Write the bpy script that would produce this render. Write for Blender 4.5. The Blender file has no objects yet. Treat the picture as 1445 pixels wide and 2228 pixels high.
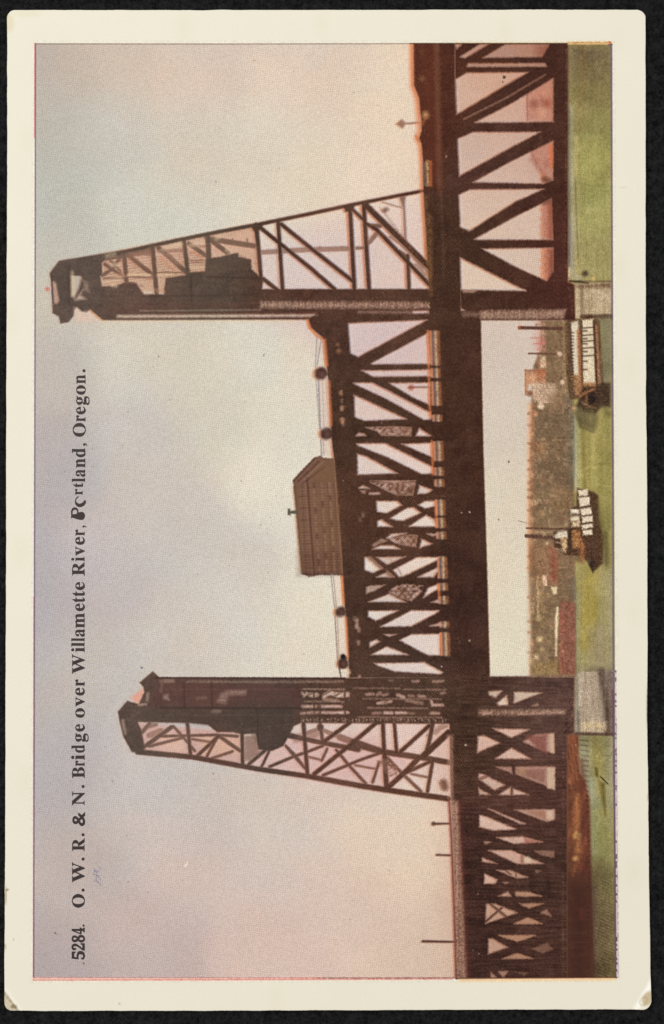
import bpy, math, random
import numpy as np
random.seed(3)
sc = bpy.context.scene
COL = sc.collection
# ------------------------------------------------------------------ camera, light, exposure
F_PX, CX, CY, PW, PH = 4700.0, 722.5, 1114.0, 1445.0, 2228.0
CAM = np.array([-0.0012494456716871272, -0.009078581007193012, 0.30148043707155464])
ROT = (0.027821545789237505, -0.00624862185870219, -0.001548625599660015)
cd = bpy.data.cameras.new('camera'); cam = bpy.data.objects.new('camera', cd); COL.objects.link(cam)
cam.location = CAM; cam.rotation_euler = ROT
cd.sensor_fit = 'VERTICAL'; cd.sensor_height = 24.0; cd.lens = F_PX / PH * 24.0
cd.clip_start = 0.01; cd.clip_end = 10.0
sc.camera = cam
w = bpy.data.worlds.new('World'); sc.world = w; w.use_nodes = True
w.node_tree.nodes['Background'].inputs[0].default_value = (1.0, 0.975, 0.94, 1)
w.node_tree.nodes['Background'].inputs[1].default_value = 0.42
def area(name, loc, size, power, col):
    l = bpy.data.lights.new(name, 'AREA'); l.shape = 'RECTANGLE'; l.size = size[0]; l.size_y = size[1]
    l.energy = power; l.color = col
    o = bpy.data.objects.new(name, l); COL.objects.link(o); o.location = loc
    from mathutils import Vector
    o.rotation_euler = (Vector((0, 0, 0)) - Vector(loc)).to_track_quat('-Z', 'Y').to_euler()
    return o
area('window_light', (-0.42, 0.34, 0.75), (0.5, 0.5), 5.5, (1.0, 0.985, 0.965))
area('room_light', (0.5, -0.3, 0.9), (0.5, 0.5), 2.2, (1.0, 0.96, 0.9))
sc.render.filter_size = 1.05
vs = sc.view_settings
sc.display_settings.display_device = 'sRGB'
vs.view_transform = 'Standard'; vs.look = 'None'; vs.exposure = 0.0; vs.gamma = 1.0; vs.use_curve_mapping = False

# ------------------------------------------------------------------ photo pixel -> point on a level plane
def rotm(rx, ry, rz):
    c, s = math.cos, math.sin
    X = np.array([[1, 0, 0], [0, c(rx), -s(rx)], [0, s(rx), c(rx)]])
    Y = np.array([[c(ry), 0, s(ry)], [0, 1, 0], [-s(ry), 0, c(ry)]])
    Z = np.array([[c(rz), -s(rz), 0], [s(rz), c(rz), 0], [0, 0, 1]])
    return Z @ Y @ X
RM = rotm(*ROT)
TH = 0.00042                                    # thickness of the card
def plane(x, y, z=TH):
    x = np.asarray(x, float); y = np.asarray(y, float)
    d = np.stack([(x - CX) / F_PX, -(y - CY) / F_PX, -np.ones_like(x)], -1) @ RM.T
    t = (TH - CAM[2]) / d[..., 2]               # all outlines are measured on the card's top
    P = CAM + d * t[..., None]
    P[..., 2] = z
    return P

# ------------------------------------------------------------------ ink painter (numpy, printed picture only)
#PAINT-BEGIN
X0, Y0, BW, BH = 60, 80, 1296, 2066
rng = np.random.RandomState(7)
def vnoise(px, py, seed=None):
    r = np.random.RandomState(seed) if seed is not None else rng
    gw, gh = int(BW / px) + 3, int(BH / py) + 3
    g = r.rand(gh, gw).astype(np.float32)
    ux = np.arange(BW) / px; uy = np.arange(BH) / py
    ix = ux.astype(int); iy = uy.astype(int)
    fx = ux - ix; fy = uy - iy
    fx = (fx * fx * (3 - 2 * fx)).astype(np.float32); fy = (fy * fy * (3 - 2 * fy)).astype(np.float32)
    a = g[:, ix] * (1 - fx) + g[:, ix + 1] * fx
    return a[iy] * (1 - fy)[:, None] + a[iy + 1] * fy[:, None]
N1 = vnoise(1.3, 1.3, 1); N2 = vnoise(3, 3, 2); N4 = vnoise(6, 6, 3); N16 = vnoise(22, 22, 4); N60 = vnoise(90, 90, 5)
NV = vnoise(3, 60, 6); NV2 = vnoise(9, 160, 8); NH = vnoise(30, 3, 9)
JIT = (N2 - .5) * 1.5 + (N1 - .5) * 1.2
GX, GY = np.meshgrid(np.arange(BW) + X0 + .5, np.arange(BH) + Y0 + .5)
GX = GX.astype(np.float32); GY = GY.astype(np.float32)
def box(p, m):
    p = np.asarray(p, float)
    x0 = max(0, int(p[:, 0].min() - m - X0)); x1 = min(BW, int(p[:, 0].max() + m - X0) + 2)
    y0 = max(0, int(p[:, 1].min() - m - Y0)); y1 = min(BH, int(p[:, 1].max() + m - Y0) + 2)
    return slice(y0, y1), slice(x0, x1)
def seg(x, y, a, b):
    dx, dy = b[0] - a[0], b[1] - a[1]; L = dx * dx + dy * dy + 1e-9
    t = np.clip(((x - a[0]) * dx + (y - a[1]) * dy) / L, 0, 1)
    return np.sqrt((x - a[0] - t * dx) ** 2 + (y - a[1] - t * dy) ** 2), t
def cov_poly(p, soft, j=1.0):
    s = box(p, soft + 3)
    x = GX[s]; y = GY[s]
    if x.size == 0: return s, x
    d = np.full(x.shape, 1e9, np.float32); ins = np.zeros(x.shape, bool)
    n = len(p)
    for i in range(n):
        a, b = p[i], p[(i + 1) % n]
        d = np.minimum(d, seg(x, y, a, b)[0])
        if a[1] != b[1]:
            c = (a[1] > y) != (b[1] > y)
            ins ^= c & (x < (b[0] - a[0]) * (y - a[1]) / (b[1] - a[1]) + a[0])
    sd = np.where(ins, d, -d) + JIT[s] * j
    return s, np.clip(sd / soft * .5 + .5, 0, 1)
def cov_line(p, wd, soft, j=1.0):
    ws = wd if isinstance(wd, (list, tuple)) else [wd] * len(p)
    s = box(p, max(ws) / 2 + soft + 3)
    x = GX[s]; y = GY[s]; best = np.full(x.shape, -1e9, np.float32)
    for i in range(len(p) - 1):
        d, t = seg(x, y, p[i], p[i + 1])
        best = np.maximum(best, (ws[i] + (ws[i + 1] - ws[i]) * t) / 2 - d)
    return s, np.clip((best + JIT[s] * j) / soft * .5 + .5, 0, 1)
def field(ctrl, sig):
    num = np.zeros((BH // 8 + 2, BW // 8 + 2, 3)); den = np.zeros(num.shape[:2])
    yy, xx = np.mgrid[0:num.shape[0], 0:num.shape[1]] * 8.0
    for x, y, r, g, b in ctrl:
        wt = np.exp(-((xx + X0 - x) ** 2 + (yy + Y0 - y) ** 2) / (2 * sig * sig)) + 1e-9 / (1 + (xx + X0 - x) ** 2 + (yy + Y0 - y) ** 2)
        num += wt[..., None] * np.array([r, g, b]); den += wt
    f = (num / den[..., None]).astype(np.float32)
    iy = np.minimum(np.arange(BH) / 8, f.shape[0] - 1.01); ix = np.minimum(np.arange(BW) / 8, f.shape[1] - 1.01)
    y0 = iy.astype(int); x0 = ix.astype(int); fy = (iy - y0)[:, None, None]; fx = (ix - x0)[None, :, None]
    A = f[y0][:, x0] * (1 - fx) + f[y0][:, x0 + 1] * fx; B = f[y0 + 1][:, x0] * (1 - fx) + f[y0 + 1][:, x0 + 1] * fx
    return (A * (1 - fy) + B * fy).astype(np.float32)
SKY = field([(100,110,198,180,166),(250,110,208,190,174),(100,250,192,186,174),(110,400,190,190,180),(110,500,194,193,183),(250,300,205,198,186),
 (400,150,220,200,184),(700,150,226,206,188),(860,200,234,214,192),(400,330,216,206,190),(600,360,226,214,194),(800,350,232,214,194),
 (300,450,212,210,196),(100,640,204,196,180),(90,800,196,188,180),(300,760,214,206,190),(300,950,205,198,192),(100,1000,186,178,178),(100,1300,182,176,180),
 (230,1250,200,190,188),(450,900,218,210,192),(600,850,226,218,200),(600,1050,230,222,204),(500,1250,212,204,194),(560,1350,220,212,198),(700,1330,232,226,206),(640,1420,230,222,204),
 (380,1150,206,198,190),(400,1400,210,202,192),(120,1500,190,184,182),(200,1450,200,194,188),(150,1700,190,182,182),(300,1750,206,198,194),(180,1900,196,184,180),(120,2090,186,172,170),
 (400,1850,216,196,186),(300,2050,204,184,178),(600,2050,222,196,184),(800,1980,226,202,186),(960,2080,222,200,182),(800,1800,228,212,194),(600,1750,220,206,194),(900,1850,232,214,194),(650,1900,222,202,190),
 (720,620,220,200,192),(860,560,224,200,190),(850,760,216,192,190),(900,860,220,198,190),(880,1000,224,204,194),(880,1130,230,214,200),(900,1350,228,212,204),(850,1600,226,202,192),(450,1720,206,196,188),(330,1680,204,196,192),(700,1650,224,202,192),
 (1050,190,208,172,152),(1150,170,205,160,138),(1060,320,206,180,168),(1150,330,200,166,152),(1080,430,212,188,174),(1100,520,216,190,172),(1040,600,222,202,184),
 (1090,760,216,200,188),(1100,900,218,206,192),(1100,1100,226,214,194),(1110,1300,228,218,198),(1100,1440,230,222,200),(1060,1620,216,180,166),(1100,1720,222,196,180),(1070,1860,220,184,168),(1090,2000,206,172,150),(1080,2090,196,160,140)], 62.)
_g = SKY.mean(-1, keepdims=True)
C = (_g + (SKY - _g) * (.88 + .17 * np.clip((GX - 600) / 350, 0, 1))[..., None]) * .985 + np.array([0, -.5, 0], np.float32) * np.clip((GY - 500) / 700, 0, 1)[..., None]
def cloud(p, seed):                              # two rotated lattices of value noise, so no grid shows
    a = vnoise(p, p * .8, seed); b = vnoise(p * .61, p * .73, seed + 50); c = vnoise(p * .37, p * .41, seed + 90)
    xi = np.clip((GX - X0 + 38 * (b - .5) + 20 * (c - .5)).astype(int), 0, BW - 1); yi = np.clip((GY - Y0 + 38 * (c - .5) + 20 * (a - .5)).astype(int), 0, BH - 1)
    return (a[yi, xi] * .5 + b[yi, xi] * .3 + c[yi, xi] * .2)
C += ((cloud(170, 12) - .5) * 9 + (cloud(60, 14) - .5) * 5)[..., None] + ((cloud(120, 21) - .5) * 8)[..., None] * np.array([1, -.1, -1.])
ID = np.zeros((BH, BW), np.int8)
NAMES = ['sky', 'river', 'shore', 'stone_pier', 'steamboat', 'bridge_tower', 'lift_span', 'approach_span', 'operator_house', 'stone_pier', 'steamboat', 'bridge_tower', 'approach_span', 'shore', 'pulley', 'pulley', 'pulley', 'pulley']
def px(t, c, alpha=1.0, ident=None, grain=0.0, nz=None):
    s, a = t
    if a.size == 0: return
    if grain: a = a * np.clip(1 - grain + 2 * grain * (N2[s] if nz is None else nz[s]), 0, 1.2)
    a = np.clip(a * alpha, 0, 1)[..., None]
    C[s] = C[s] * (1 - a) + np.array(c, np.float32) * a
    if ident is not None: ID[s][t[1] > .5] = ident
def P(p, c, alpha=1.0, soft=1.5, ident=None, grain=0.0, nz=None, j=1.0): px(cov_poly(p, soft, j), c, alpha, ident, grain, nz)
def L(p, wd, c, alpha=1.0, soft=1.2, ident=None, grain=0.0, nz=None, j=.6): px(cov_line(p, wd, soft, j), c, alpha, ident, grain, nz)
def B(x, y, r, c, alpha=1.0, soft=2.0, ident=None, grain=0.0): px(cov_line([(x, y), (x + .1, y)], 2 * r, soft), c, alpha, ident, grain)
def R(x0, y0, x1, y1): return [(x0, y0), (x1, y0), (x1, y1), (x0, y1)]
# ---- river
P([(1230,90),(1336,90),(1350,2135),(1225,2135),(1225,1600),(1246,1480),(1246,690),(1230,600)], (160,152,92), 1, 2, 1)
for y0, y1, c in [(90,150,(112,98,72)),(140,200,(122,108,74)),(190,260,(136,126,80)),(250,320,(150,146,90)),(310,420,(160,158,92)),(410,520,(160,160,98)),(510,615,(166,160,104))]:
    P(R(1234,y0,1333,y1), c, .9, 26, None, .1, NV)
L([(1243,230),(1243,600)], [4,16], (168,164,146), .8, 5, None, .4, NV)
L([(1239,240),(1240,600)], 4, (110,112,100), .6, 3, None, .4)
L([(1254,300),(1256,600)], 7, (186,172,116), .7, 5, None, .5, NV)
L([(1252,390),(1258,560)], 3, (96,92,66), .6, 2, None, .8)
L([(1270,100),(1262,280)], 12, (138,108,62), .35, 8, None, .4, NV)
P(R(1246,690,1336,1300), (166,156,92), .95, 4, None, .15, NV)
for k in range(9): L([(1256+k*8.5,905+(k*37)%60),(1258+k*8.5,1290-(k*53)%120)], 4, [(148,138,66),(184,178,118),(158,152,86)][k%3], .45, 4, None, .4, NV)
L([(1251,910),(1252,1060)], 14, (182,184,148), .8, 6)
L([(1268,930),(1272,1060)], 6, (128,120,58), .7, 4, None, .3, NV)
L([(1320,900),(1322,1150)], 9, (130,128,68), .5, 6, None, .4, NV)
L([(1296,920),(1300,1180)], 12, (172,166,92), .5, 8)
P(R(1254,1230,1336,1480), (164,156,104), .95, 8, None, .15, NV)
L([(1284,1240),(1276,1400)], 26, (168,150,62), .75, 14, None, .3, NV)
L([(1296,1300),(1290,1380)], 8, (146,134,50), .5, 6, None, .3, NV)
L([(1254,1290),(1256,1470)], 8, (150,154,122), .7, 5)
L([(1300,1380),(1310,1470)], 40, (160,148,116), .7, 16)
L([(1326,1250),(1326,1470)], 10, (168,162,128), .6, 5)
P(R(1250,1590,1342,1760), (152,148,104), 1, 5, None, .25, NV)
L([(1270,1600),(1280,1720)], 22, (150,152,124), .8, 12, None, .2, NV)
L([(1298,1610),(1302,1720)], 20, (166,150,72), .6, 12, None, .2, NV)
L([(1330,1600),(1332,1800)], 14, (172,168,138), .6, 8)
L([(1288,1700),(1290,1860)], 14, (158,166,134), .9, 9)
P(R(1284,1760,1342,1900), (142,142,90), .9, 30, None, .25, NV)
P(R(1284,1890,1342,2010), (122,118,74), .92, 40, None, .25, NV)
P(R(1288,1990,1342,2140), (98,86,58), .94, 40, None, .25, NV)
L([(1291,1930),(1293,2130)], 8, (110,92,80), .7, 5)
for y in range(1900, 2130, 7):
    L([(1296,y),(1334,y+17)], 1.6, (192,182,120), .35, 1.2, None, .5)
L([(1262,700),(1310,700)], 8, (90,84,58), .5, 6, None, .4)
L([(1306,960),(1310,1080)], 12, (136,128,70), .5, 8, None, .5, NV); L([(1276,1180),(1276,1250)], 10, (136,130,84), .5, 8, None, .4, NV)
L([(1236,100),(1237,600)], 3, (84,74,60), .6, 3, None, .4); L([(1270,600),(1270,1600)], .1, (0,0,0), 0)
P(R(1252,1450,1336,1466), (128,120,94), .5, 8); P(R(1262,1600,1334,1622), (134,128,84), .6, 9, None, .3)
L([(1297,1672),(1299,1688)], 5, (70,66,24), .8, 3); L([(1307,1690),(1322,1705)], 2.2, (36,32,22), .95, 1.2)
L([(1311,1708),(1313,1735),(1317,1772)], [9,7,2], (84,72,24), .85, 4); L([(1305,1700),(1310,1724)], 7, (120,110,60), .6, 4)
# ---- far shore and city between the towers
P([(1176,697),(1176,760),(1160,800),(1156,880),(1152,1000),(1150,1200),(1152,1300),(1155,1380),(1152,1475),(1252,1475),(1252,1260),(1248,1000),(1246,697)], (106,86,62), 1, 2.5, 2, .1)
rq = random.Random(8)
for _ in range(300):
    x, y = rq.uniform(1164,1240), rq.uniform(700,1465); dx_ = rq.uniform(4,26)
    L([(x,y),(min(x+dx_,1246),y+rq.uniform(-2,2))], rq.uniform(1.5,4), rq.choice([(84,66,50),(134,110,78),(92,70,52),(150,124,88),(116,72,54),(78,62,50)]), rq.uniform(.3,.65), 2, None, .4)
L([(1238,860),(1241,1060)], 12, (92,90,76), .7, 6); L([(1249,900),(1250,1040)], 3, (120,132,120), .6, 2.5); L([(1246,1260),(1247,1300)], 9, (84,80,72), .7, 5)
P(R(1160,1000,1240,1060), (88,70,52), .5, 10); P(R(1160,880,1240,950), (88,72,54), .5, 10)
L([(1176,700),(1176,760)], 22, (206,148,132), .5, 8, None, .3)
L([(1154,880),(1152,1000),(1151,1240)], 7, (232,166,120), .8, 6)
L([(1160,884),(1158,1000),(1158,1240)], 5, (150,84,56), .45, 4, None, .5)
for y in [900,925,965,1002,1022,1050,1066,1082,1110,1210,1236,1300,1352,1376,1420]:
    L([(1150,y),(1162,y+random.uniform(-3,3))], 4, (120,78,56), .8, 3, 2, .4)
for y in [945,985,1034,1094,1130,1180,1260,1330,1400,1440]:
    B(1157, y, 5, (222,176,134), .6, 5)
L([(1151,1240),(1154,1470)], 6, (214,170,136), .7, 6)
P(R(1190,700,1232,830), (112,88,62), .6, 6, None, .4)
P([(1142,804),(1188,803),(1188,836),(1150,836),(1148,860),(1142,860)], (168,112,80), .85, 2, 2, .4)
L([(1143,806),(1186,806)], 2.5, (110,64,44), .8); L([(1143,806),(1144,858)], 3, (150,96,60), .8)
B(1160,822,8,(212,158,120),.7,5); B(1178,812,9,(150,70,40),.5,5)
P([(1156,832),(1205,834),(1212,850),(1205,878),(1180,880),(1160,872)], (192,164,140), .9, 4, 2, .25)
P([(1190,860),(1225,850),(1240,890),(1195,900)], (120,94,70), .7, 8, None, .4)
L([(1168,880),(1200,878)], 2, (110,76,54), .8)
B(1153,856,6,(104,62,46),.95,2.5,2); B(1177,884,6.5,(240,214,188),.95,3); B(1166,900,5,(214,150,110),.8,4); B(1224,832,5,(226,196,170),.9,3)
P(R(1175,774,1189,800), (206,180,146), .9, 3, None, .25); L([(1172,774),(1172,804)], 3, (150,90,66), .7); L([(1190,770),(1190,804)], 3, (110,78,50), .7)
for y, x in [(735,1155),(748,1160),(760,1170),(790,1165)]:
    L([(x,y),(1188,y)], 2.5, (184,108,94), .6, 2)
B(1177,745,8,(200,104,96),.5,6)
P(R(1155,960,1180,985), (122,80,54), .6, 4, None, .5); P(R(1170,965,1190,1000), (176,128,92), .4, 6, None, .5)
L([(1130.5,713),(1229,715)], 7, (66,38,32), 1, 1.5, 2); B(1131,713,4,(190,90,60),.6,2)
L([(1151,769),(1211,770)], 3.6, (86,54,42), 1, 1.5, 2); B(1218,770,5,(226,196,172),.9,3)
P(R(1200,1060,1244,1110), (120,92,62), .6, 6, None, .5); B(1181,1118,5,(170,142,90),.6,6)
L([(1146,1149),(1236,1151)], 3.4, (66,40,32), 1, 1.4, 2); L([(1150,1157),(1200,1158)], 4, (196,164,120), .5, 3)
L([(1145,1166),(1210,1170)], 8, (62,38,32), 1, 1.6, 2); L([(1127,1133),(1150,1139)], 1, (120,96,80), .8, .8)
P([(1155,1180),(1200,1180),(1214,1200),(1212,1270),(1155,1260)], (132,92,64), .6, 8, None, .3)
P([(1198,1190),(1214,1200),(1214,1270),(1196,1270)], (126,64,48), .85, 5, None, .2)
P(R(1181,1251,1190,1274), (226,192,168), .95, 2, None, .2); P([(1200,1277),(1213,1277),(1211,1292),(1204,1294)], (236,218,176), .95, 2.5)
L([(1171,1256),(1171,1350)], 4.5, (206,178,130), .65, 3, None, .6); L([(1176,1260),(1180,1360)], 8, (150,120,80), .6, 5, None, .4)
B(1175,1391,5.5,(226,206,150),.9,4); B(1167,1429,5,(222,202,150),.85,4); B(1178,1412,4,(196,170,120),.7,4); B(1173,1344,6,(206,180,130),.6,5)
P([(1222,1306),(1252,1314),(1253,1468),(1214,1468),(1216,1320)], (116,66,54), .92, 3, 2, .12)
L([(1213,1322),(1211,1350),(1210,1425)], [4,7,3], (232,220,182), .95, 2.5); L([(1222,1330),(1222,1460)], 5, (164,80,66), .4, 4)
P(R(1158,1440,1216,1470), (136,112,68), .7, 6, None, .3)
# ---- shore seen through the near approach
P([(1180,150),(1206,150),(1206,266),(1146,262),(1146,200)], (190,128,108), .75, 6, 2, .2)
L([(1147,202),(1148,262)], 2.5, (160,96,84), .8, 2); B(1162,226,9,(140,80,64),.6,6); B(1190,225,10,(150,76,58),.6,7); P(R(1172,236,1188,256), (216,160,130), .6, 5)
B(1182,205,9,(210,140,112),.6,6)
P([(1150,316),(1204,306),(1204,396),(1186,392),(1164,366)], (184,120,100), .65, 6, 2, .25)
L([(1152,322),(1168,360),(1186,384)], 5, (160,100,88), .5, 4, None, .6); L([(1198,318),(1201,360)], 7, (226,112,66), .8, 5)
L([(1182,384),(1190,400)], 12, (206,122,84), .6, 6)
P(R(1179,432,1206,522), (180,110,88), .8, 5, 2, .2); L([(1196,440),(1198,520)], 8, (136,74,58), .6, 5)
for y in [440,456,476,494,508]: B(1179, y, 5, (206,136,106), .7, 4)
P(R(1180,540,1206,612), (176,100,76), .8, 5, 2, .2); L([(1199,545),(1200,600)], 9, (120,66,54), .6, 5)
for y in [548,566,584,600]: B(1181, y, 6, (222,146,110), .8, 4)
P(R(1005,95,1200,124), (200,160,146), .5, 8); P(R(1165,95,1206,125), (150,84,66), .7, 10, None, .2); P(R(1130,70,1180,125), (204,140,110), .3, 10)
# ---- red shore and stone wall behind the far approach
P([(1228,1594),(1258,1594),(1260,1680),(1272,1700),(1282,1740),(1286,1880),(1290,2000),(1292,2132),(1226,2132)], (112,68,50), 1, 3, 13, .15, NH)
P([(1258,1650),(1270,1650),(1284,1760),(1286,1900),(1270,1900)], (104,56,46), .6, 6, None, .3)
L([(1248,1600),(1248,1690)], 16, (160,96,66), .55, 8, None, .4, NH); L([(1254,1730),(1256,1850)], 11, (206,138,84), .6, 6, None, .5)
B(1255,1818,7,(222,176,104),.8,5); B(1252,1868,5,(230,178,110),.9,4); B(1264,1888,7,(150,72,50),.7,5); B(1240,1700,6,(196,120,84),.6,5)
P(R(1226,1915,1292,2150), (54,34,31), .97, 60, None, .05)
for k in range(60): L([(1236+(k*19)%(22 if k<22 else 42),1602+k*5),(1237+(k*19)%(22 if k<22 else 42),1616+k*5)], 2.6, [(180,116,78),(66,42,38),(158,96,64),(76,48,42)][k%4], .5, 3, None, .4)
P(R(1262,1976,1268,2000), (110,54,44), .5, 5); 
for y in [2030,2050,2062,2078]: L([(1240,y),(1278,y)], 2.5, (92,58,50), .5, 2, None, .5)
# ---- piers
P([(1252,618),(1330,614),(1332,690),(1252,694)], (176,158,130), 1, 2, 3, .1)
P([(1252,620),(1330,616),(1330,626),(1252,628)], (112,84,64), .8, 4); L([(1266,628),(1266,684)], 4, (110,92,72), .8, 4); L([(1257,630),(1257,684)], 6, (196,176,146), .5, 3)
L([(1290,640),(1330,650)], 26, (192,170,148), .45, 12, None, .3); L([(1268,690),(1330,689)], 11, (82,58,44), 1, 3, 3)
L([(1252,612),(1330,612)], 3, (84,62,48), .7, 2); B(1273,595,6,(66,50,40),.95,4); B(1291,607,4,(206,176,110),.9,3); B(1258,604,5,(190,182,160),.8,5); L([(1238,584),(1238,600)], 6, (226,206,146), .9, 3)
L([(1240,612),(1262,613),(1280,616)], [5,4,2], (60,46,38), 1, 2); P([(1236,616),(1246,614),(1238,628)], (222,140,100), 1, 2)
P([(1248,1475),(1262,1462),(1338,1459),(1339,1598),(1248,1598)], (166,150,134), 1, 3, 9, .1)
P([(1300,1460),(1338,1459),(1339,1598),(1320,1598),(1316,1540),(1312,1500)], (118,100,92), .9, 3)
L([(1309,1460),(1311,1490),(1320,1540),(1321,1592)], [13,12,12,12], (84,68,58), .85, 5); L([(1261,1475),(1262,1530)], 7, (206,192,172), .6, 5, None, .4); L([(1254,1475),(1256,1590)], 7, (128,122,106), .6, 5, None, .5); L([(1285,1480),(1290,1560)], 22, (178,158,142), .5, 12)
P(R(1266,1572,1317,1588), (206,184,148), .8, 6, None, .2); L([(1250,1596),(1336,1598)], 6, (76,54,44), .95, 2.5); L([(1258,1550),(1258,1594)], 6, (110,100,92), .6, 4)
L([(1250,1480),(1250,1590)], 6, (140,140,128), .7, 4, None, .5)
# ---- steamboat by the near pier (upper one on the card)
P([(1228,694),(1300,694),(1314,820),(1312,860),(1240,870),(1230,800)], (104,80,58), 1, 3, 4, .15)
P(R(1306,692,1331,880), (126,122,92), .9, 6, 1, .2); L([(1229,700),(1230,850)], 5, (170,140,106), .6, 4, None, .5)
P([(1242,702),(1258,698),(1262,820),(1246,818)], (232,222,202), .95, 2.5); P([(1267,696),(1291,694),(1296,834),(1269,836)], (234,222,196), .97, 2.5)
L([(1259,720),(1264,850)], 7, (172,112,74), .95, 3); L([(1265,700),(1267,835)], 2.5, (90,66,54), .9, 1.5); L([(1240,700),(1244,780),(1250,860)], 3.5, (84,66,62), .9, 2)
P([(1244,815),(1262,815),(1264,860),(1252,862)], (176,132,94), .8, 4, None, .3)
for k, y in enumerate(range(724, 822, 7)): L([(1242,y),(1248,y)], 2.4, (80,60,50), .8, 1.3)
for y in [713,729,742,757,774]: L([(1267,y+1),(1292,y-1)], 2.4, (72,52,44), .9, 1.4)
for y in [720,737,748,765,786,804]: L([(1269,y),(1277,y)], 3.2, (84,62,50), .85, 1.6)
L([(1292,700),(1299,845)], 4, (76,50,40), .95, 2); L([(1298,710),(1304,836)], 4.5, (186,132,96), .85, 2.5); L([(1303,700),(1312,850)], 4.5, (84,62,48), .95, 2.5); L([(1308,760),(1309,820)], 3, (160,130,100), .6, 2)
P(R(1270,832,1296,842), (186,136,96), .8, 3, None, .3); P([(1268,843),(1296,842),(1310,832),(1328,834),(1328,886),(1310,884),(1296,900),(1266,896),(1254,884)], (74,56,44), 1, 4, 4, .1)
B(1287,867,11,(52,38,32),1,4); L([(1262,862),(1276,853),(1294,846)], 4, (190,130,90), .85, 3); L([(1268,876),(1282,884),(1296,888)], 4, (170,134,100), .7, 3); L([(1276,860),(1276,874)], 4, (200,140,96), .6, 3)
P([(1252,884),(1300,892),(1298,925),(1292,938),(1262,926),(1250,900)], (98,88,60), .85, 7, None, .3); B(1249,888,4,(206,160,130),.8,3)
L([(1256,900),(1264,928),(1290,940)], 4, (84,76,48), .6, 4); B(1284,912,9,(150,140,92),.6,7); L([(1312,884),(1324,900)], 10, (90,80,54), .6, 7)
# ---- steamboat out on the river (lower one on the card)
P([(1256,1062),(1292,1070),(1302,1078),(1304,1130),(1314,1170),(1312,1225),(1290,1246),(1278,1222),(1262,1210),(1228,1208),(1206,1190),(1204,1158),(1240,1150),(1242,1106),(1254,1100)], (84,60,46), 1, 3, 10, .12)
for q in [[(1257,1067),(1278,1065),(1280,1078),(1260,1080)],[(1258,1082),(1283,1081),(1284,1099),(1262,1102)],[(1262,1107),(1286,1104),(1288,1119),(1266,1122)],[(1266,1125),(1289,1122),(1290,1134),(1267,1138)],[(1266,1142),(1290,1139),(1290,1147),(1267,1151)],[(1268,1154),(1289,1152),(1289,1163),(1268,1165)]]:
    P(q, (240,226,206), 1, 2)
P(R(1242,1108,1260,1118), (240,230,212), 1, 2.5); P(R(1242,1123,1261,1134), (236,222,196), 1, 3); P(R(1244,1135,1262,1146), (228,206,170), .95, 3)
P([(1204,1168),(1216,1156),(1234,1154),(1236,1170),(1210,1172)], (234,224,206), .95, 3); P([(1220,1170),(1234,1170),(1232,1202),(1224,1204)], (214,180,140), .9, 3, None, .3)
P(R(1245,1153,1262,1192), (182,132,86), .9, 3, None, .3); P([(1262,1160),(1272,1190),(1270,1225),(1262,1222)], (190,120,76), .75, 4, None, .5); L([(1238,1148),(1240,1200)], 5, (66,46,38), 1, 2)
L([(1210,1180),(1222,1182)], 2.5, (210,196,170), .8, 2); L([(1212,1194),(1222,1198)], 3, (206,190,160), .7, 2)
P([(1206,1200),(1262,1205),(1268,1225),(1250,1222),(1215,1218)], (100,76,54), .7, 6, None, .4)
L([(1300,1090),(1312,1150),(1320,1230)], [6,14,10], (108,100,62), .6, 8, None, .4, NV); L([(1318,1160),(1320,1225)], 6, (80,74,46), .6, 5, None, .4)
P([(1288,1214),(1296,1222),(1290,1246),(1282,1230)], (58,46,38), 1, 2)
for _ in range(90):
    x, y = rq.uniform(1158,1228), rq.uniform(890,1460); a_, b_ = rq.uniform(3,9), rq.uniform(4,12)
    if 1140 < y < 1215 and x > 1195: continue
    P([(x,y),(x+a_,y+1),(x+a_,y+b_),(x,y+b_)], rq.choice([(176,146,112),(150,104,78),(196,168,130),(92,70,56),(136,116,86)]), rq.uniform(.25,.6), 2.5, None, .35)
for y in range(890, 1240, 9): L([(1236,y),(1247,y+1)], 1.6, (70,60,50), .4, 1.4, None, .4)
for y in range(1610, 2120, 11): L([(1262+min(20,(y-1600)*.1),y),(1280,y+2)], 2, (60,36,32), .5, 2, None, .5)
for x, y, w_, h_ in [(1150,345,22,8),(1160,300,8,5),(1184,345,12,20),(1172,208,12,16)]: P(R(x,y,x+w_,y+h_), (150,88,74), .3, 4, None, .3)

# ------------------------------------------------------------------ dark steel ink: coverage K
K = np.zeros((BH, BW), np.float32)
def kset(t, amt=1.0, grain=0.0):
    s, a = t
    if a.size == 0: return
    if grain: a = a * np.clip(1 - grain + 2 * grain * N2[s], 0, 1)
    K[s] = np.maximum(K[s], a * amt)
def kcut(t, amt=1.0, grain=0.0):
    s, a = t
    if a.size == 0: return
    if grain: a = a * np.clip(1 - grain + 2 * grain * N2[s], 0, 1)
    K[s] *= 1 - np.clip(a * amt, 0, 1)
def D(p, amt=1.0, soft=1.4, grain=0.0): kset(cov_poly(p, soft, .7), amt, grain)
def H(p, amt=1.0, soft=1.6, grain=0.0): kcut(cov_poly(p, soft, .8), amt, grain)
def S(p, wd, amt=1.0, soft=1.4, grain=0.0): kset(cov_line(p, wd, soft, .6), amt, grain)
def HS(p, wd, amt=1.0, soft=1.4, grain=0.0): kcut(cov_line(p, wd, soft, .6), amt, grain)
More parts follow.
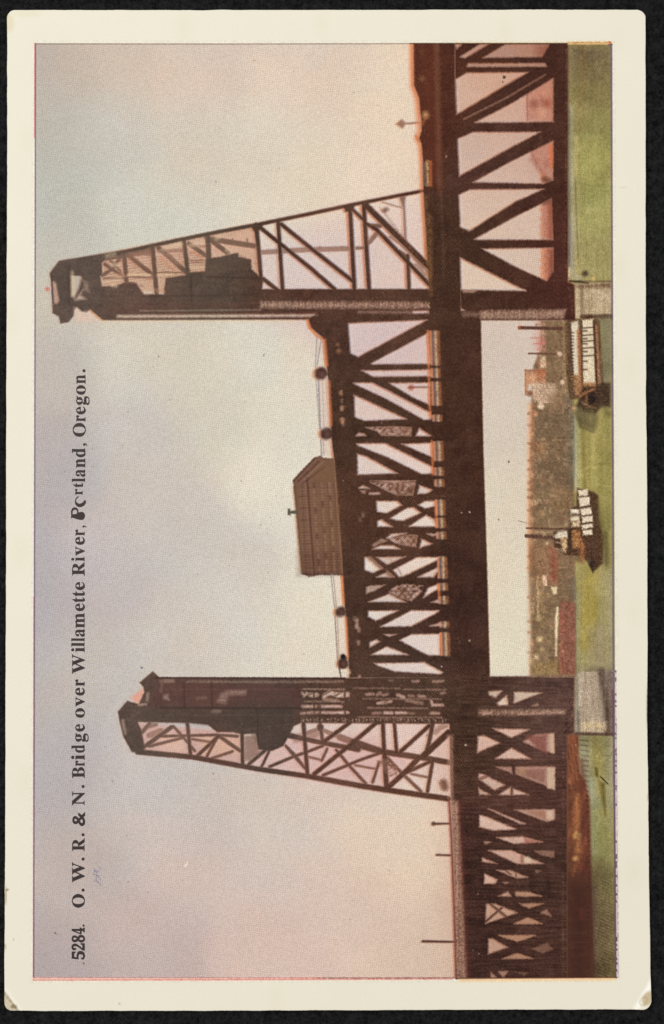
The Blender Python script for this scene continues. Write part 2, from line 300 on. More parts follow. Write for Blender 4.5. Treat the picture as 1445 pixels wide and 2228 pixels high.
# near tower (top of the card)
D([(128,568),(108,595),(111,611),(114,663),(114.5,681),(128,688.5),(131.5,704),(148.5,701),(160,687.5),(162,673),(167,668.5),(178,678),(188,679),(196,675),(223,697),
   (690,695),(940,694),(945,640),(945,629),(570,629),(573,609),(562,599),(547,585),(546,565),(519,559),(518,551),(505,552.5),(480,559),(448,563),(446,590),(410,593),(408,598),(361,605),(356,640),(313,640),(296,617),(271,615),(248,623),(222,623),(216,590),(221,556)])
P([(221,552),(560,486),(565,600),(356,640),(222,625)], (196,152,124), .75, 5, None, .2)
P([(275,560),(560,500),(560,545),(300,575)], (212,172,154), .5, 8)
for k in range(9): L([(228,572+k*6.5),(440,548+k*5.2)], 2.2, (150,100,78), .4, 1.6, None, .5)
H([(114.5,613),(122.5,619),(129,655),(117,662)], .72, 2.5)
H([(153.5,581),(166,592),(178,604),(172,627),(161,648),(155,645)], .92, 3); H([(163,653),(188,651),(175,642),(181,630)], .85, 3); H([(181,610),(190,612),(194,634),(184,632)], .4, 4, .3)
D([(128,568),(273,544.5),(262,556),(232,562),(222,572),(222,600),(150,600)])
for p, wd, a in [([(132,570.5),(273,547.5),(380,524),(473,505),(561,488.5),(680,464),(764,446),(860,427),(917,416),(945,411)], [7,8,8,8,8,7.5,7.5,7,7,7], 1),
  ([(215,562),(330,545)], 14, .8), ([(222,600),(245,585),(262,560)], 7, .75), ([(228,575),(262,598),(272,604)], 7, .8),([(236,562),(262,590)],5,.6),
  ([(270,549),(275,612)], 9, .9), ([(279,556),(305,576),(335,600)], 9, .8), ([(332,538),(341,640)], 9.5, .9), ([(300,545),(330,552)], 14, .5),
  ([(345,539),(372,562),(406,593)], 10, .85), ([(345,545),(400,545)], 8, .4), ([(400,525),(410,600)], 9.5, .95), ([(411,530),(448,556)], 9, .75), ([(452,515),(455,566)], 11, .9), ([(415,535),(448,536)], 5, .3),
  ([(448,514),(496,551)], 10, .8), ([(463,521),(552,535)], 11, .72), ([(275,602),(340,604)], 3.5, .8), ([(343,593),(405,593)], 3, .6), ([(275,615),(296,618)], 5, .8), ([(225,606),(270,606)], 4, .6),
  ([(557,489),(563,545),(568,608)], [10,9,8.5], 1), ([(605,480),(615,632)], 8.5, 1), ([(566,495),(680,587),(728,629)], 8.5, 1), ([(612,488),(680,543),(768,612)], 8.5, 1),
  ([(571,549),(670,543),(756,541)], 10, .45), ([(776,540),(793,539),(806,524),(820,508)], [6,6,9,9], .6), ([(573,607),(606,633)], 9, 1),
  ([(761.5,450),(771,630)], 9, 1), ([(791,442),(803,630)], 9, 1), ([(768,457),(793,480)], 7, 1), ([(793,484),(820,500),(934,619)], [7,9,8.5], 1), ([(797,448),(936,583)], 12.5, 1),
  ([(800,490),(828,492)], 8, .8), ([(868,548),(885,560)], 10, .8), ([(887,556),(890,629)], 8, .95), ([(877,428),(880,470),(882,523)], [5,4,5], .5), ([(832,440),(874,452)], 1.6, .5),
  ([(820,470),(826,486)], 5, .5), ([(848,515),(870,530)], 5, .4), ([(905,575),(925,598)], 5, .4), ([(845,500),(930,590)], 10, .3)]:
    S(p, wd, a)
D([(869,428),(883,425),(878,455)], .6, 2); D([(745,447),(775,440),(768,458),(752,462)], 1); D([(785,440),(806,434),(800,452)], 1); D([(545,491),(575,486),(568,500),(553,504)], 1)
S([(836,458),(841,456)], 7, .6, 4)
for x in (483,506,538,696,743): S([(x,520 if x < 600 else 537),(x,526 if x < 600 else 541)], 3, .6)
HS([(278,599.5),(300,598.5),(328,600)], 6.5, .9, 3); HS([(298,610),(330,610.5)], 5, .8, 2.5); HS([(344,599),(378,598)], 6.5, .85, 3); HS([(246,597),(268,601)], 7, .8, 3)
HS([(313,630),(320,638)], 8, .35, 5); HS([(328,629),(340,631)], 6, .5, 4, .3); HS([(346,634),(356,636)], 6, .55, 4, .3); HS([(234,615),(250,612),(262,614)], 6, .5, 4, .4)
H([(412,572),(444,574),(444,589),(412,592)], .25, 3, .5)
for y in (567, 572, 578): S([(412,y),(446,y-1)], 2, .5, 1.2)
for q in [[(282,551),(326,545),(328,560),(318,580)],[(282,566),(300,590),(283,590)],[(350,552),(398,530),(398,580),(384,575)],[(348,556),(372,586),(350,588)],[(412,536),(430,533),(446,540)],[(352,541),(396,532),(396,540),(360,544)],[(420,523),(444,520),(446,530)]]:
    H(q, .45, 5, .3)
# light lines along the tower foot
HS([(257,688.5),(420,687.5),(690,686.5)], 6.5, .85, 2.6, .2); HS([(305,676.5),(480,675),(566,674)], 3, .3, 2); HS([(267,691),(680,690)], 1.5, .1)
H([(567,657),(936,658),(936,670.5),(567,670)], .4, 4.5, .25); HS([(780,679),(935,680)], 5, .35, 3, .5); HS([(900,679.5),(930,678.5)], 5.5, 1, 1.8)
P(R(640,500,940,700), (255,255,255), 0)
# near approach span, top chord and walkway
D([(899,90),(900,186),(911,213),(914,246),(917,262),(917,284),(911,303),(917,313),(920,352),(921,420),(926,500),(929,560),(934,630),(934,700),(1046,700),(1046,676),(1003,676),(1003,626),(1001,560),(1001,496),(998,423),(995,301),(992,246),(990,160),(990,90)])
D([(990,90),(1236,90),(1236,612),(1250,620),(1252,697),(1046,697),(1003,670),(990,300)])
# openings of the near approach
def HP(p, amt=1.0, g=0.0): H(p, amt, 1.8, g)
HP([(990,96),(1006,95),(994,108)], .9); HP([(1000,124),(1044,96),(1066,95),(1012,127)], .9); HP([(1050,126),(1100,96),(1196,96),(1180,124)], .85); HP([(1018,138),(1186,137),(1190,145),(1015,146)], .85)
HP([(991,172),(1016,158),(1150,157),(1082,197),(993,250)]); HP([(1032,267),(1118,222),(1204,170),(1204,265),(1100,267)])
HP([(995,302),(1030,287),(1176,287),(1096,330),(999,384)]); HP([(1028,397),(1110,352),(1204,306),(1204,392),(1182,400)])
HP([(998,424),(1022,412),(1184,411),(1120,440),(1022,503),(1001,494)]); HP([(1030,521),(1120,472),(1200,432),(1204,522),(1040,522)])
HP([(1048,541),(1204,539),(1204,590),(1190,612),(1120,580)]); HP([(1001,560),(1060,590),(1146,633),(1003,631)])
HS([(1010,259),(1100,214),(1186,163)], 3, .45, 2)
S([(1185,390),(1205,400)], 12, .7, 4); S([(1185,440),(1200,432)], 12, .5, 4)
H([(1006,630.5),(1040,633),(1030,637),(1008,636)], .6, 2)
H([(1046,676),(1231,674),(1226,693),(1046,694)], .45, 4, .25); HS([(1010,684),(1044,685)], 9, .3, 5, .5); HS([(1195,682),(1226,678)], 6, .4, 4, .5)
HS([(949,96),(952,250),(956,400)], 5, .16, 7); HS([(960,420),(966,600)], 3, .08, 4)
# lift span
D([(669,695),(678,705),(686,722),(705,734),(711,797),(713,825),(719,919),(722,960),(727,1000),(734,1104),(743,1208),(748,1300),(754,1358),(760,1475),(1066,1475),(1066,1466),(1059,1200),(1052,980),(1046,694),(690,680)])
def HL(p, amt=1.0, g=0.0): H(p, amt, 1.7, g)
HL([(757,703),(930,696),(868,730),(780,777),(762,769)]); HL([(806,791),(932,724),(937,792),(810,793)]); HL([(786,806),(935,804),(938,819),(812,820)])
HL([(767,833),(810,832),(850,852),(938,898),(938,913),(922,914),(840,868),(775,838)]); HL([(845,833),(936,832),(936,882),(900,866)]); HL([(770,859),(800,872),(886,912),(793,916),(772,908)])
def web(p, amt=.95, per=10.0, lw=.34):
    q, a = cov_poly(p, 1.8); K[q] *= 1 - a * amt
    x = GX[q] + JIT[q] * .6; y = GY[q] + JIT[q] * .6
    l1 = np.clip((np.cos((x * .80 + y * .62) * 2 * math.pi / per) - 1 + lw * 2.2) * 2.2, 0, 1); l2 = np.clip((np.cos((x * .80 - y * .62) * 2 * math.pi / per) - 1 + lw * 2.2) * 2.2, 0, 1)
    K[q] = np.maximum(K[q], a * np.clip(np.maximum(l1, l2) * .45 + (N4[q] - .45) * 1.1 + (N2[q] - .5) * .9 + .18, .06, .92))
HL([(773,949),(780,942),(792,943),(799,949)],.85); HL([(905,949),(912,931),(940,949)]); web([(796,930),(860,928),(896,931),(894,948),(832,948),(820,938)])
HL([(775,965),(838,964),(942,1016),(942,1030),(918,1032),(845,996),(779,970)]); HL([(873,966),(940,963),(942,996)]); HL([(777,987),(800,994),(866,1030),(778,1033)])
HL([(780,1060),(791,1056),(804,1063),(781,1063)],.9); HL([(806,1046),(905,1046),(860,1050)],.9); web([(806,1050),(904,1050),(898,1078),(860,1076)]); HL([(908,1075),(913,1055),(942,1066),(930,1074)],.95); HL([(804,1072),(826,1071),(828,1076),(802,1076)],.9); HL([(782,1068),(796,1066),(794,1076)],.6,.3)
HL([(818.5,1090),(864.5,1090),(875,1099),(841,1117),(820,1114)]); HL([(909,1099),(925,1090),(948,1090),(946,1101),(925,1107)]); HL([(848,1128),(886,1105),(901,1104),(917,1116),(878,1133),(862,1132)]); HL([(821,1133),(830,1130),(854,1146),(821,1146)])
HL([(888,1146),(928,1120),(946,1130),(950,1146)]); HL([(841,1171),(852,1161),(886,1160),(850,1171)],.95); HL([(808,1195),(830,1186),(857,1187),(872,1195)],.95); web([(846,1173),(895,1163),(908,1166),(905,1190),(860,1182)]); HL([(808,1186),(830,1172),(845,1176),(812,1190)],.5,.4)
HL([(913,1193),(917,1172),(941,1183)],.95); HL([(928,1161),(958,1161),(941,1167)],.8)
HL([(793,1212),(806,1212),(834,1236),(812,1247),(793,1240)]); HL([(818,1212),(884,1211),(842,1229)],.9); HL([(855,1240),(908,1212),(958,1212),(950,1220),(879,1254),(868,1256)]); HL([(818,1256),(845,1243),(860,1256)],.9); HL([(908,1256),(940,1240),(955,1234),(953,1243),(944,1256)],.95)
HL([(797,1277),(808,1274),(838,1273),(818,1284),(797,1292)],.75,.2); HL([(800,1310),(847,1292),(884,1310)],.95); web([(846,1288),(876,1272),(900,1272),(918,1286),(896,1308),(870,1300)]); HL([(850,1282),(866,1274),(862,1285)],.8); HL([(896,1284),(912,1274),(920,1274)],.7)
HL([(921,1301),(931,1279),(952,1271),(957,1280)]); HL([(937,1311),(954,1304),(956,1312)],.95)
HL([(801,1329),(868,1328),(818,1351),(801,1342)]); HL([(826,1364),(895,1328),(957,1328),(950,1334),(895,1363)]); HL([(931,1363),(958,1355),(972,1362)],.8,.2)
HL([(834,1380),(863,1380),(847,1385)],.9); HL([(804,1397),(820,1391),(827,1396),(805,1409)],.95); HL([(868,1393),(895,1380),(958,1379),(958,1426),(931,1426)]); HL([(807,1425),(842,1406),(890,1425)]); HL([(814,1443),(924,1441),(964,1463),(960,1467),(858,1461),(822,1448)])
S([(845,1212),(868,1240),(876,1258)], 3, .25)
D([(793,1209),(805,1209),(870,1258),(850,1258)], .5, 2, .3)
WALK = []
for y0, y1 in [(722,792),(804,819),(833,880),(905,914),(963,1000),(1020,1032),(1046,1056),(1090,1098),(1102,1118),(1130,1146),(1160,1170),(1214,1230),(1236,1256),(1272,1282),(1300,1311),(1355,1363),(1379,1424)]:
    x = 935 + (y0 - 700) * .034
    d1 = (y1 - y0) * .034
    HS([(x+1,y0),(x+1+d1,y1)], 4, .75, 2.5); HS([(x+11,y0),(x+11+d1,y1)], 6, .62, 2.5, .25); HS([(x+6,y0),(x+6+d1,y1)], 5, .35, 2.5, .3); HS([(x+17,y0),(x+17+d1,y1)], 4, .3, 3, .4)
    WALK.append((x, y0, y1, d1))
for x, y, r, a in [(735,750,4,.35),(737,764,5.5,.55),(742,855,5,.4),(744,872,4,.35),(744,888,5.5,.5),(745,915,6,.5),(737,738,4,.3),(746,922,4,.4),(777,1351,5,.8),(781,1370,5,.5),(776,1362,6,.8),(780,1398,4.5,.6),(782,1473,4,.95),(772,1346,5,.4),(790,1120,6,.25),(784,1130,5,.18)]:
    HS([(x,y-r*.5),(x,y+r*.5)], r, a, 3, .3)
for x, y, r in [(698.5,813,14),(710.5,943.5,14),(741,1331.5,12),(746,1444,12)]:
    S([(x,y),(x+.1,y)], 2*r, .92, 2.5); HS([(x+3,y),(x+3.1,y)], 7, .25, 5)
S([(699,1000),(700,1001)], 1, 0); S([(746,1429),(749,1432)], 13, 1, 2.5)
D([(669,692),(676,714),(690,724),(706,740),(714,800),(760,800),(756,700),(690,690)])
# far tower (bottom of the card)
D([(333,1460.5),(347,1474),(560,1474.5),(760,1475),(1066,1472),(1250,1471),(1250,1594),(1234,1600),(1234,2130),(992,2130),(988,1900),(980,1700),(978,1575),(655,1573),(639,1580),(628,1602),(617,1623),(592,1634),(563,1631),(556,1596),(529,1598),(506,1593),(472,1593),(453,1577),(413,1573),(300,1571),(308,1590),(316,1630),(303,1637),(287,1636),(269,1604),(262,1577),(256.5,1548.5),(277,1525),(302,1532),(314,1506),(312,1495),(304,1485)])
P([(296,1572),(530,1594),(530,1662),(310,1636)], (204,158,148), .7, 4, None, .2)
P([(540,1600),(800,1600),(900,1650),(850,1715),(664,1690),(540,1665)], (216,168,164), .5, 14); P([(340,1590),(400,1600),(400,1640),(350,1630)], (226,188,168), .6, 8, None, .2); P([(430,1600),(520,1606),(520,1640),(440,1640)], (224,180,150), .5, 6, None, .4)
for p, wd, a in [([(300,1636),(417,1647),(560,1673),(664,1688),(780,1709),(856,1721),(976,1738)], [12,11,11,11,12,12,12], 1),
 ([(315,1624),(373,1582)], 9, .9), ([(324,1624),(399,1605)], 6, .8), ([(348,1602),(472,1599),(517,1602)], 6, .85), ([(408,1575),(415,1646)], 8, .95), ([(377,1580),(399,1604),(424,1634)], 6, .8),
 ([(428,1646),(475,1602)], 8, .95), ([(450,1646),(471,1608)], 6, .9), ([(479,1603),(523,1634)], 8, .85), ([(461,1650),(506,1635)], 6, .8), ([(527,1597),(528,1664)], 8, 1), ([(417,1608),(461,1615)], 5, .7), ([(306,1597),(326,1574)], 8, .8), ([(318,1582),(340,1576)], 8, .5), ([(325,1600),(350,1590)], 12, .35),
 ([(541,1663),(580,1630)], 8, .95), ([(570,1667),(587,1632)], 6, .95), ([(587,1668),(637,1647),(668,1636),(702,1623)], 6.5, .95), ([(622,1623),(640,1643),(664,1672)], [6,9,6], .9), ([(628,1600),(700,1616),(780,1631)], [12,10,11], .95),
 ([(660,1568),(669,1684)], 9, 1), ([(696,1570),(702,1615)], 8, .9), ([(697,1582),(697.1,1584)], 14, .9), ([(684,1684),(775,1610),(817,1574)], 9.5, 1), ([(707,1612),(763,1571)], 9, 1), ([(700,1655),(712,1629)], 5.5, .9), ([(673,1647),(700,1654)], 5, .7),
 ([(732,1632),(759,1665),(796,1705)], 6.5, .9), ([(703,1687),(754,1666),(780,1655),(825,1639)], 6.5, .95), ([(667,1595),(696,1586),(736,1602),(772,1613)], 9, .5),
 ([(769,1616),(833,1636),(922,1649),(978,1659)], [18,13,12,12], .95), ([(740,1604),(772,1616)], 14, .6), ([(833,1573),(836,1640)], 9, 1), ([(858,1573),(863,1637)], 8, 1), ([(817,1574),(834,1573)], 6, 1), ([(872,1635),(934,1579)], 9, 1), ([(942,1572),(934,1614),(926,1642)], 9, .95), ([(920,1646),(976,1594)], 14, 1),
 ([(911,1649),(890,1672),(846,1712)], [12,12,11], 1), ([(837,1645),(841,1712)], 11, 1), ([(843,1649),(874,1682),(916,1722)], 7, .85), ([(811,1702),(825,1658)], 6, .9), ([(773,1665),(817,1673)], 4.5, .7), ([(876,1685),(936,1657)], 8, .95), ([(895,1684),(934,1692)], 5, .7), ([(941,1659),(930,1722)], 8, .95), ([(930,1600),(972,1580)], 5, .35)]:
    S(p, wd, a)
web([(821,1655),(836,1650),(864,1668),(862,1690),(845,1688)], .2, 12, .12); D([(532,1602),(560,1600),(566,1640),(545,1655),(530,1655)], .45, 4, .35); D([(636,1600),(700,1590),(690,1606),(640,1616)], .35, 4, .5)
D([(940,1590),(975,1562),(975,1575),(948,1600)], .3, 3, .4); S([(965,1704),(968,1712)], 16, .8, 4)
S([(655,1569),(740,1568),(972,1568)], 9, .42, 3, .4)
HS([(313,1514),(300,1534)], 3, 0); P([(283,1519),(312,1496),(314,1510),(302,1534)], (228,162,140), .85, 4)
HS([(322,1510),(320,1524)], 5, .6, 3); HS([(303,1534),(318,1532)], 4, .75, 2.5); HS([(267,1568),(270,1584),(273,1596)], 4.5, .6, 3)
HS([(350,1482),(378,1482)], 5, .5, 3, .4); HS([(353,1486),(350,1504)], 4, .35, 3, .4); H([(355,1512),(366,1510),(366,1518),(369,1524),(356,1520)], .8, 3, .15); HS([(412,1483),(560,1484),(745,1483)], 4, .38, 2.5, .5)
H([(472,1528),(481,1508),(496,1502),(535,1503),(535,1511),(497,1513),(492,1530)], .75, 4, .3); HS([(430,1520),(446,1518)], 5, .35, 4, .5); HS([(464,1548),(477,1548)], 6, .5, 4, .5)
for p, wd, a in [([(658,1508),(662,1514),(668,1508)],5,.8),([(676,1512),(690,1512)],9,.8),([(706,1514),(718,1507),(735,1512)],9,.9),([(735,1512),(755,1511)],10,.85),([(705,1521),(735,1524)],7,.45),([(658,1537),(688,1537)],5,.9),([(698,1537),(742,1537)],5.5,.9),([(656,1552),(692,1550)],5,.6),([(698,1550.5),(757,1550.5)],5,.85),
  ([(744,1462),(756,1462)],14,.85),([(740,1512),(756,1512)],9,.8),([(741,1550),(756,1550)],5,.8),([(797,1511),(813,1510)],5,.6),([(821,1512),(828,1508)],5,.8),([(833,1513),(844,1511)],4,.5),([(865,1512),(879,1517)],6,.8),([(890,1514),(900,1514)],4,.5),([(911,1514),(925,1516)],5,.7),([(960,1508),(968,1508)],4,.5),
  ([(822,1530),(834,1529),(851,1526)],5,.85),([(884,1524),(918,1530)],6,.4),([(939,1525),(941,1534),(963,1534)],5,.9),([(812,1552),(828,1551)],4,.5),([(838,1551),(853,1551)],6,.9),([(862,1551),(882,1551)],5.5,.9),([(886,1552),(900,1552)],4,.4),([(938,1552),(954,1552)],5,.75),([(898,1482),(910,1482)],4,.6),([(942,1483),(964,1482)],4,.6),([(846,1481),(855,1481)],3,.3)]:
    HS(p, wd + .5, min(1, a), 2.1, .3)
for x in (683, 696, 750): S([(x,1500),(x+1,1560)], 5, .9)
for x0_, x1_, y_, a_ in [(660,750,1499,.5),(664,748,1526,.4),(770,870,1497,.35),(790,960,1520,.35),(800,930,1540,.4),(880,970,1500,.35),(780,960,1560,.3)]:
    HS([(x0_,y_),(x1_,y_+1)], 2.6, a_, 2, .5)
for p_ in [[(660,1520),(690,1502)],[(690,1520),(720,1503)],[(720,1520),(748,1503)],[(800,1530),(830,1506)],[(836,1530),(866,1508)],[(870,1530),(902,1508)],[(905,1532),(936,1510)]]: S(p_, 3.5, .8)
S([(655,1543),(975,1544)], 4, .9); S([(655,1557),(975,1557)], 6, .9)
# openings right of the far chord
for p, a in [([(1062,1504),(1093,1503),(1078,1518),(1064,1512)],.9),([(1081,1530),(1103,1513),(1106,1534),(1085,1535)],1),([(1119,1505),(1180,1507),(1150,1518),(1118,1531)],.9),([(1158,1536),(1170,1530),(1172,1536)],.5),
  ([(1072,1585),(1153,1587),(1113,1605)],1),([(1040,1602),(1053,1600),(1088,1616),(1039,1638)],1),([(1138,1614),(1166,1598),(1176,1598),(1205,1595),(1207,1639),(1182,1633)],.85),([(1077,1651),(1113,1627),(1155,1651)],1),([(1078,1668),(1113,1669),(1115,1683)],.7),
  ([(1122,1669),(1207,1668),(1207,1719),(1180,1706),(1122,1684)],.85),([(1042,1683),(1049,1683),(1099,1708),(1076,1719),(1041,1694)],.95),([(1041,1714),(1066,1729),(1043,1729)],.9),([(1085,1729),(1112,1712),(1113,1730)],.95),([(1117,1716),(1151,1729),(1116,1730)],.95),
  ([(1062,1760),(1072,1762),(1143,1792),(1132,1793)],.95),([(1120,1762),(1207,1761),(1207,1784),(1190,1788),(1134,1767)],.85),([(1043,1774),(1051,1774),(1122,1803),(1121,1805),(1072,1807),(1043,1799)],1),([(1080,1822),(1138,1820),(1180,1832),(1118,1836)],.95),([(1052,1831),(1070,1832),(1056,1836)],.8),
  ([(1062,1850),(1113,1850),(1182,1879),(1126,1880)],.95),([(1049,1866),(1082,1879),(1049,1875)],.95),([(1080,1893),(1113,1894),(1149,1909),(1124,1911)],.9),([(1054,1900),(1082,1914),(1078,1923),(1053,1923)],1),([(1160,1850),(1207,1852),(1205,1866),(1180,1862)],.4),([(1165,1893),(1178,1895),(1166,1900)],.4),
  ([(1094,1919),(1108,1920),(1100,1923)],.6),([(1085,1950),(1105,1940),(1113,1950)],.95),([(1122,1940),(1153,1941),(1180,1950),(1122,1950)],.85),([(1058,1967),(1076,1966),(1126,1986),(1056,2010)],.95),([(1130,1966),(1182,1966),(1151,1976)],.8),([(1176,1986),(1190,1979),(1200,1994)],.8),
  ([(1118,2010),(1149,1996),(1180,2010)],.85),([(1085,2035),(1165,2035),(1126,2049)],.85),([(1063,2042),(1072,2042),(1105,2061),(1062,2076)],.95),([(1157,2064),(1190,2051),(1205,2066),(1180,2074)],.35),([(1093,2086),(1126,2074),(1161,2086)],.8),([(1068,2115),(1080,2127),(1068,2127)],.8),([(1085,2114),(1105,2113),(1095,2127)],.8),([(1120,2114),(1150,2116),(1140,2122)],.25)]:
    H(p, a, 2.0, .08)
for p, wd, a in [([(1076,1524),(1104,1504)],7,.6),([(1112,1503),(1110,1536)],7,.95),([(1040,1697),(1070,1684)],7,.6),([(1050,1708),(1074,1724),(1110,1706)],8,.75),([(1114,1700),(1112,1731)],4,.9),([(1119,1668),(1118,1690)],5,.9),([(1136,1862),(1136,1880)],7,.4),([(1122,1890),(1123,1912)],3,.8),([(1118,1935),(1119,1952)],4,.95),
   ([(1066,1966),(1103,1996)],6,.75),([(1056,2006),(1092,1975)],5,.85),([(1100,1894),(1112,1903)],4,.7),([(1106,1938),(1116,1950)],4,.6)]:
    S(p, wd, a)
H([(1043,1545),(1230,1544),(1230,1553),(1043,1556)], .36, 4, .3); HS([(1050,1554),(1068,1552)], 3.5, .7, 2); HS([(1128,1554),(1170,1553),(1225,1550)], 3, .6, 2, .3)
# walkway edge of the far approach
H([(978,1740),(997,1742),(1002,1830),(1010,2000),(1016,2130),(993,2130),(988,1990),(981,1822)], .5, 3.5, .5)
S([(978,1742),(983,1830),(989,1990),(993,2130)], 3, .9); H([(972,1600),(986,1600),(986,1740),(974,1735)], .4, 3, .5)
HS([(1226,1900),(1227,2120)], 7, .1, 4)
S([(942,1792.5),(980,1792)], [5,3.5], .9); S([(943,1792),(944,1792.5)], 8, .85, 2); S([(950,1860),(982,1861)], 4, .85); S([(920,2048),(990,2049.5)], [5,4], .95)
S([(882,269),(914,267)], 2.4, .6); D([(863,270),(874,260),(882,268),(876,279)], .55, 2)
S([(890,843),(948,842)], 2.4, .6); B(895, 843, 6, (176,96,78), .8, 3)
# ------------------------------------------------------------------ compose the inks
KC = field([(150,640,90,76,68),(450,620,84,70,60),(300,680,92,72,62),(620,640,78,54,44),(700,750,68,48,40),(850,650,74,52,42),(975,200,64,40,30),(920,200,84,44,32),(1000,600,60,42,32),(1100,650,66,44,36),(1020,1000,62,42,33),(1040,1200,58,40,33),(1025,1400,60,42,36),  # greyer at the upper left: sheen on the card put into the ink colour
 (770,1300,66,48,40),(740,900,66,48,38),(850,1100,72,50,40),(400,1500,94,72,64),(330,1580,90,76,68),(600,1540,80,66,60),(580,1590,76,66,60),(740,1540,72,54,46),(900,1500,70,54,46),(900,1650,84,58,48),(700,1650,88,62,54),(1030,1600,60,44,36),(1150,1570,82,62,56),(1150,1720,78,54,48),
 (1020,1900,56,38,34),(1150,1900,64,46,40),(1020,2100,58,40,36),(1180,2060,66,46,40),(1220,300,66,42,34),(1215,600,70,42,36),(1100,300,66,44,38),(460,1670,92,66,58)], 55.)
ksh = lambda dx, dy: np.roll(np.roll(K, dy, 0), dx, 1)
def blur(a, n=1):
    for _ in range(n):
        a = (a + np.roll(a, 1, 0) + np.roll(a, -1, 0) + np.roll(a, 1, 1) + np.roll(a, -1, 1)) / 5
    return a
KS = blur(K, 1)
zone = np.clip((GX - 440) / 280, 0.2, 1) * np.clip((1700 - GY) / 400, .38, 1)
zone = np.where((GX > 1236) | ((GX > 1048) & (GY > 697) & (GY < 1468)), 0, zone)
zone = np.where((GX > 1130) & (GY < 640), zone * .3, zone)
OR = np.clip(blur(np.maximum(np.maximum(ksh(-3, 0), ksh(-5, 1)), ksh(-2, 2)), 1) - KS, 0, 1) * zone
BL = np.clip(blur(np.maximum(ksh(3, -1), ksh(2, -2)), 2) - KS, 0, 1) * zone
HALO = np.clip(blur(ksh(-8, 0), 5) * .6 - KS, 0, 1) * np.clip(zone - .1, 0, 1)
C = C * (1 - OR[..., None] * np.array([.08, .27, .36]))
C = C * (1 - HALO[..., None] * np.array([0, .07, .13]))
C = C * (1 - BL[..., None] * np.array([.30, .26, .12]))
C = C + (255 - C) * (np.clip(blur(ksh(5, -2), 3) - blur(ksh(2, 0), 2), 0, 1) * .25 * zone)[..., None] * np.array([1, .97, .85])
# the middle of a partly covered place reads reddish brown, like the card's second ink
kk = KS[..., None]
mid = np.array([150, 96, 74], np.float32)
inked = C * (1 - kk) + KC * kk
m = (4 * KS * (1 - KS))[..., None] * .5
m = m * np.array([.75, 1, 1])
C = inked * (1 - m) + (inked * .45 + mid * .55) * m
C += ((N2 - .5) * 12 * K + (N1 - .5) * 8 * K)[..., None]
# the screen shows through the solid ink as rows of tiny pale points
sx = (GX * .97 + GY * .26) * 2 * math.pi / 6.6; sy = (-GX * .26 + GY * .97) * 2 * math.pi / 6.6
scr = np.clip(np.sin(sx) * np.sin(sy) - .45, 0, 1) * 1.8
msk = np.clip((GX - 600) / 200, 0, 1) * np.clip(1.3 - np.abs(GX - 860) / 300, .15, 1) * np.clip((cloud(70, 77) - .3) * 2.4, 0, 1.2)
msk = msk * np.where(GY > 1440, 1.5, 1)
C += (scr * msk * K * 42)[..., None] * np.array([1, .78, .5])
C += ((NH - .5) * np.where((GY > 1467) & (GX > 992), 22, 5) * K + (cloud(40, 33) - .5) * 26 * K)[..., None] * np.array([1, .75, .65])
C += ((vnoise(2, 2, 31) > .955) * (N16 > .35) * K * (GX > 560) * 26)[..., None] * np.array([1.1, .85, .55])
lum0 = C.mean(-1)
midm = np.clip((185 - lum0) / 60, 0, 1) * (1 - K) * (ID != 0)
midm = midm * np.clip((lum0 - 62) / 45, 0, 1) * np.where((ID == 13) | (ID == 1), .5, np.where(ID == 2, .55, 1))
C += (scr * midm * 40 - midm * 6)[..., None] * np.array([1, .92, .7])
wat = (ID == 1)
hz0 = ((ID == 2) & (GY > 690) & (GY < 1475))[..., None] * .16
C = C * (1 - hz0) + np.array([184, 148, 120]) * hz0
C += (((N1 - .5) * 20 + (N2 - .5) * 20 + (NV - .5) * 10 + (cloud(50, 61) - .5) * 44 + (cloud(18, 62) - .5) * 22 + 8) * wat)[..., None] * np.array([1, .95, .75])
C = np.where(wat[..., None], C * np.array([.955, .93, .95]), C)
hz = (ID == 2) & (GY > 690) & (GY < 1475)
C += (((N2 - .5) * 26 + (cloud(16, 63) - .5) * 46 + 12) * hz)[..., None] * np.array([1.1, .93, .8])
bt = ((ID == 4) | (ID == 10))
Cb = np.stack([blur(C[..., i], 2) for i in range(3)], -1)
C = np.where(bt[..., None], (C * .45 + Cb * .55) * np.array([.965, .945, .92]) + ((N1 - .5) * 34 + (N2 - .5) * 30)[..., None], C)
pr = (ID == 3) | (ID == 9)
C = np.where(pr[..., None], C * np.array([1., .985, .95]) + ((N1 - .5) * 22 + (N2 - .5) * 26 + (NV - .5) * 26 + (cloud(26, 71) - .5) * 34 + 7)[..., None], C)
C = np.where(((K > .3) & (GX > 640))[..., None], C + np.array([6, 2, 1]), C)
# ---- redder strokes, tan bits and orange edges laid over the steel
L([(895,95),(896,186),(906,214),(910,262),(911,284),(905,302),(912,318),(915,352),(917,420),(922,500),(926,560)], [9,8,9,8,8,7,6,6,5,5,5], (222,134,92), .7, 5, 7)
L([(936,95),(938,240),(948,400)], 22, (112,56,40), .35, 14); L([(951,95),(954,250),(958,420)], 8, (116,72,54), .55, 6, None, .3)
L([(923,355),(924,402)], 5, (112,104,96), .8, 3); L([(930,352),(931,402)], 7, (196,156,110), .8, 3, None, .3); L([(937,352),(938,404)], 4, (206,112,62), .8, 3)
B(919,171,5,(134,90,62),.8,5); B(926,250,7,(196,146,100),.85,5); L([(925,256),(920,270)], 5, (170,104,66), .7, 4); B(918,112,5,(110,76,50),.6,5)
L([(905,296),(912,306)], 4, (206,116,70), .8, 3)
for p in [[(927,430),(930,560),(938,640)],[(936,470),(938,600)]]: L(p, 6, (140,98,62), .55, 5, None, .6)
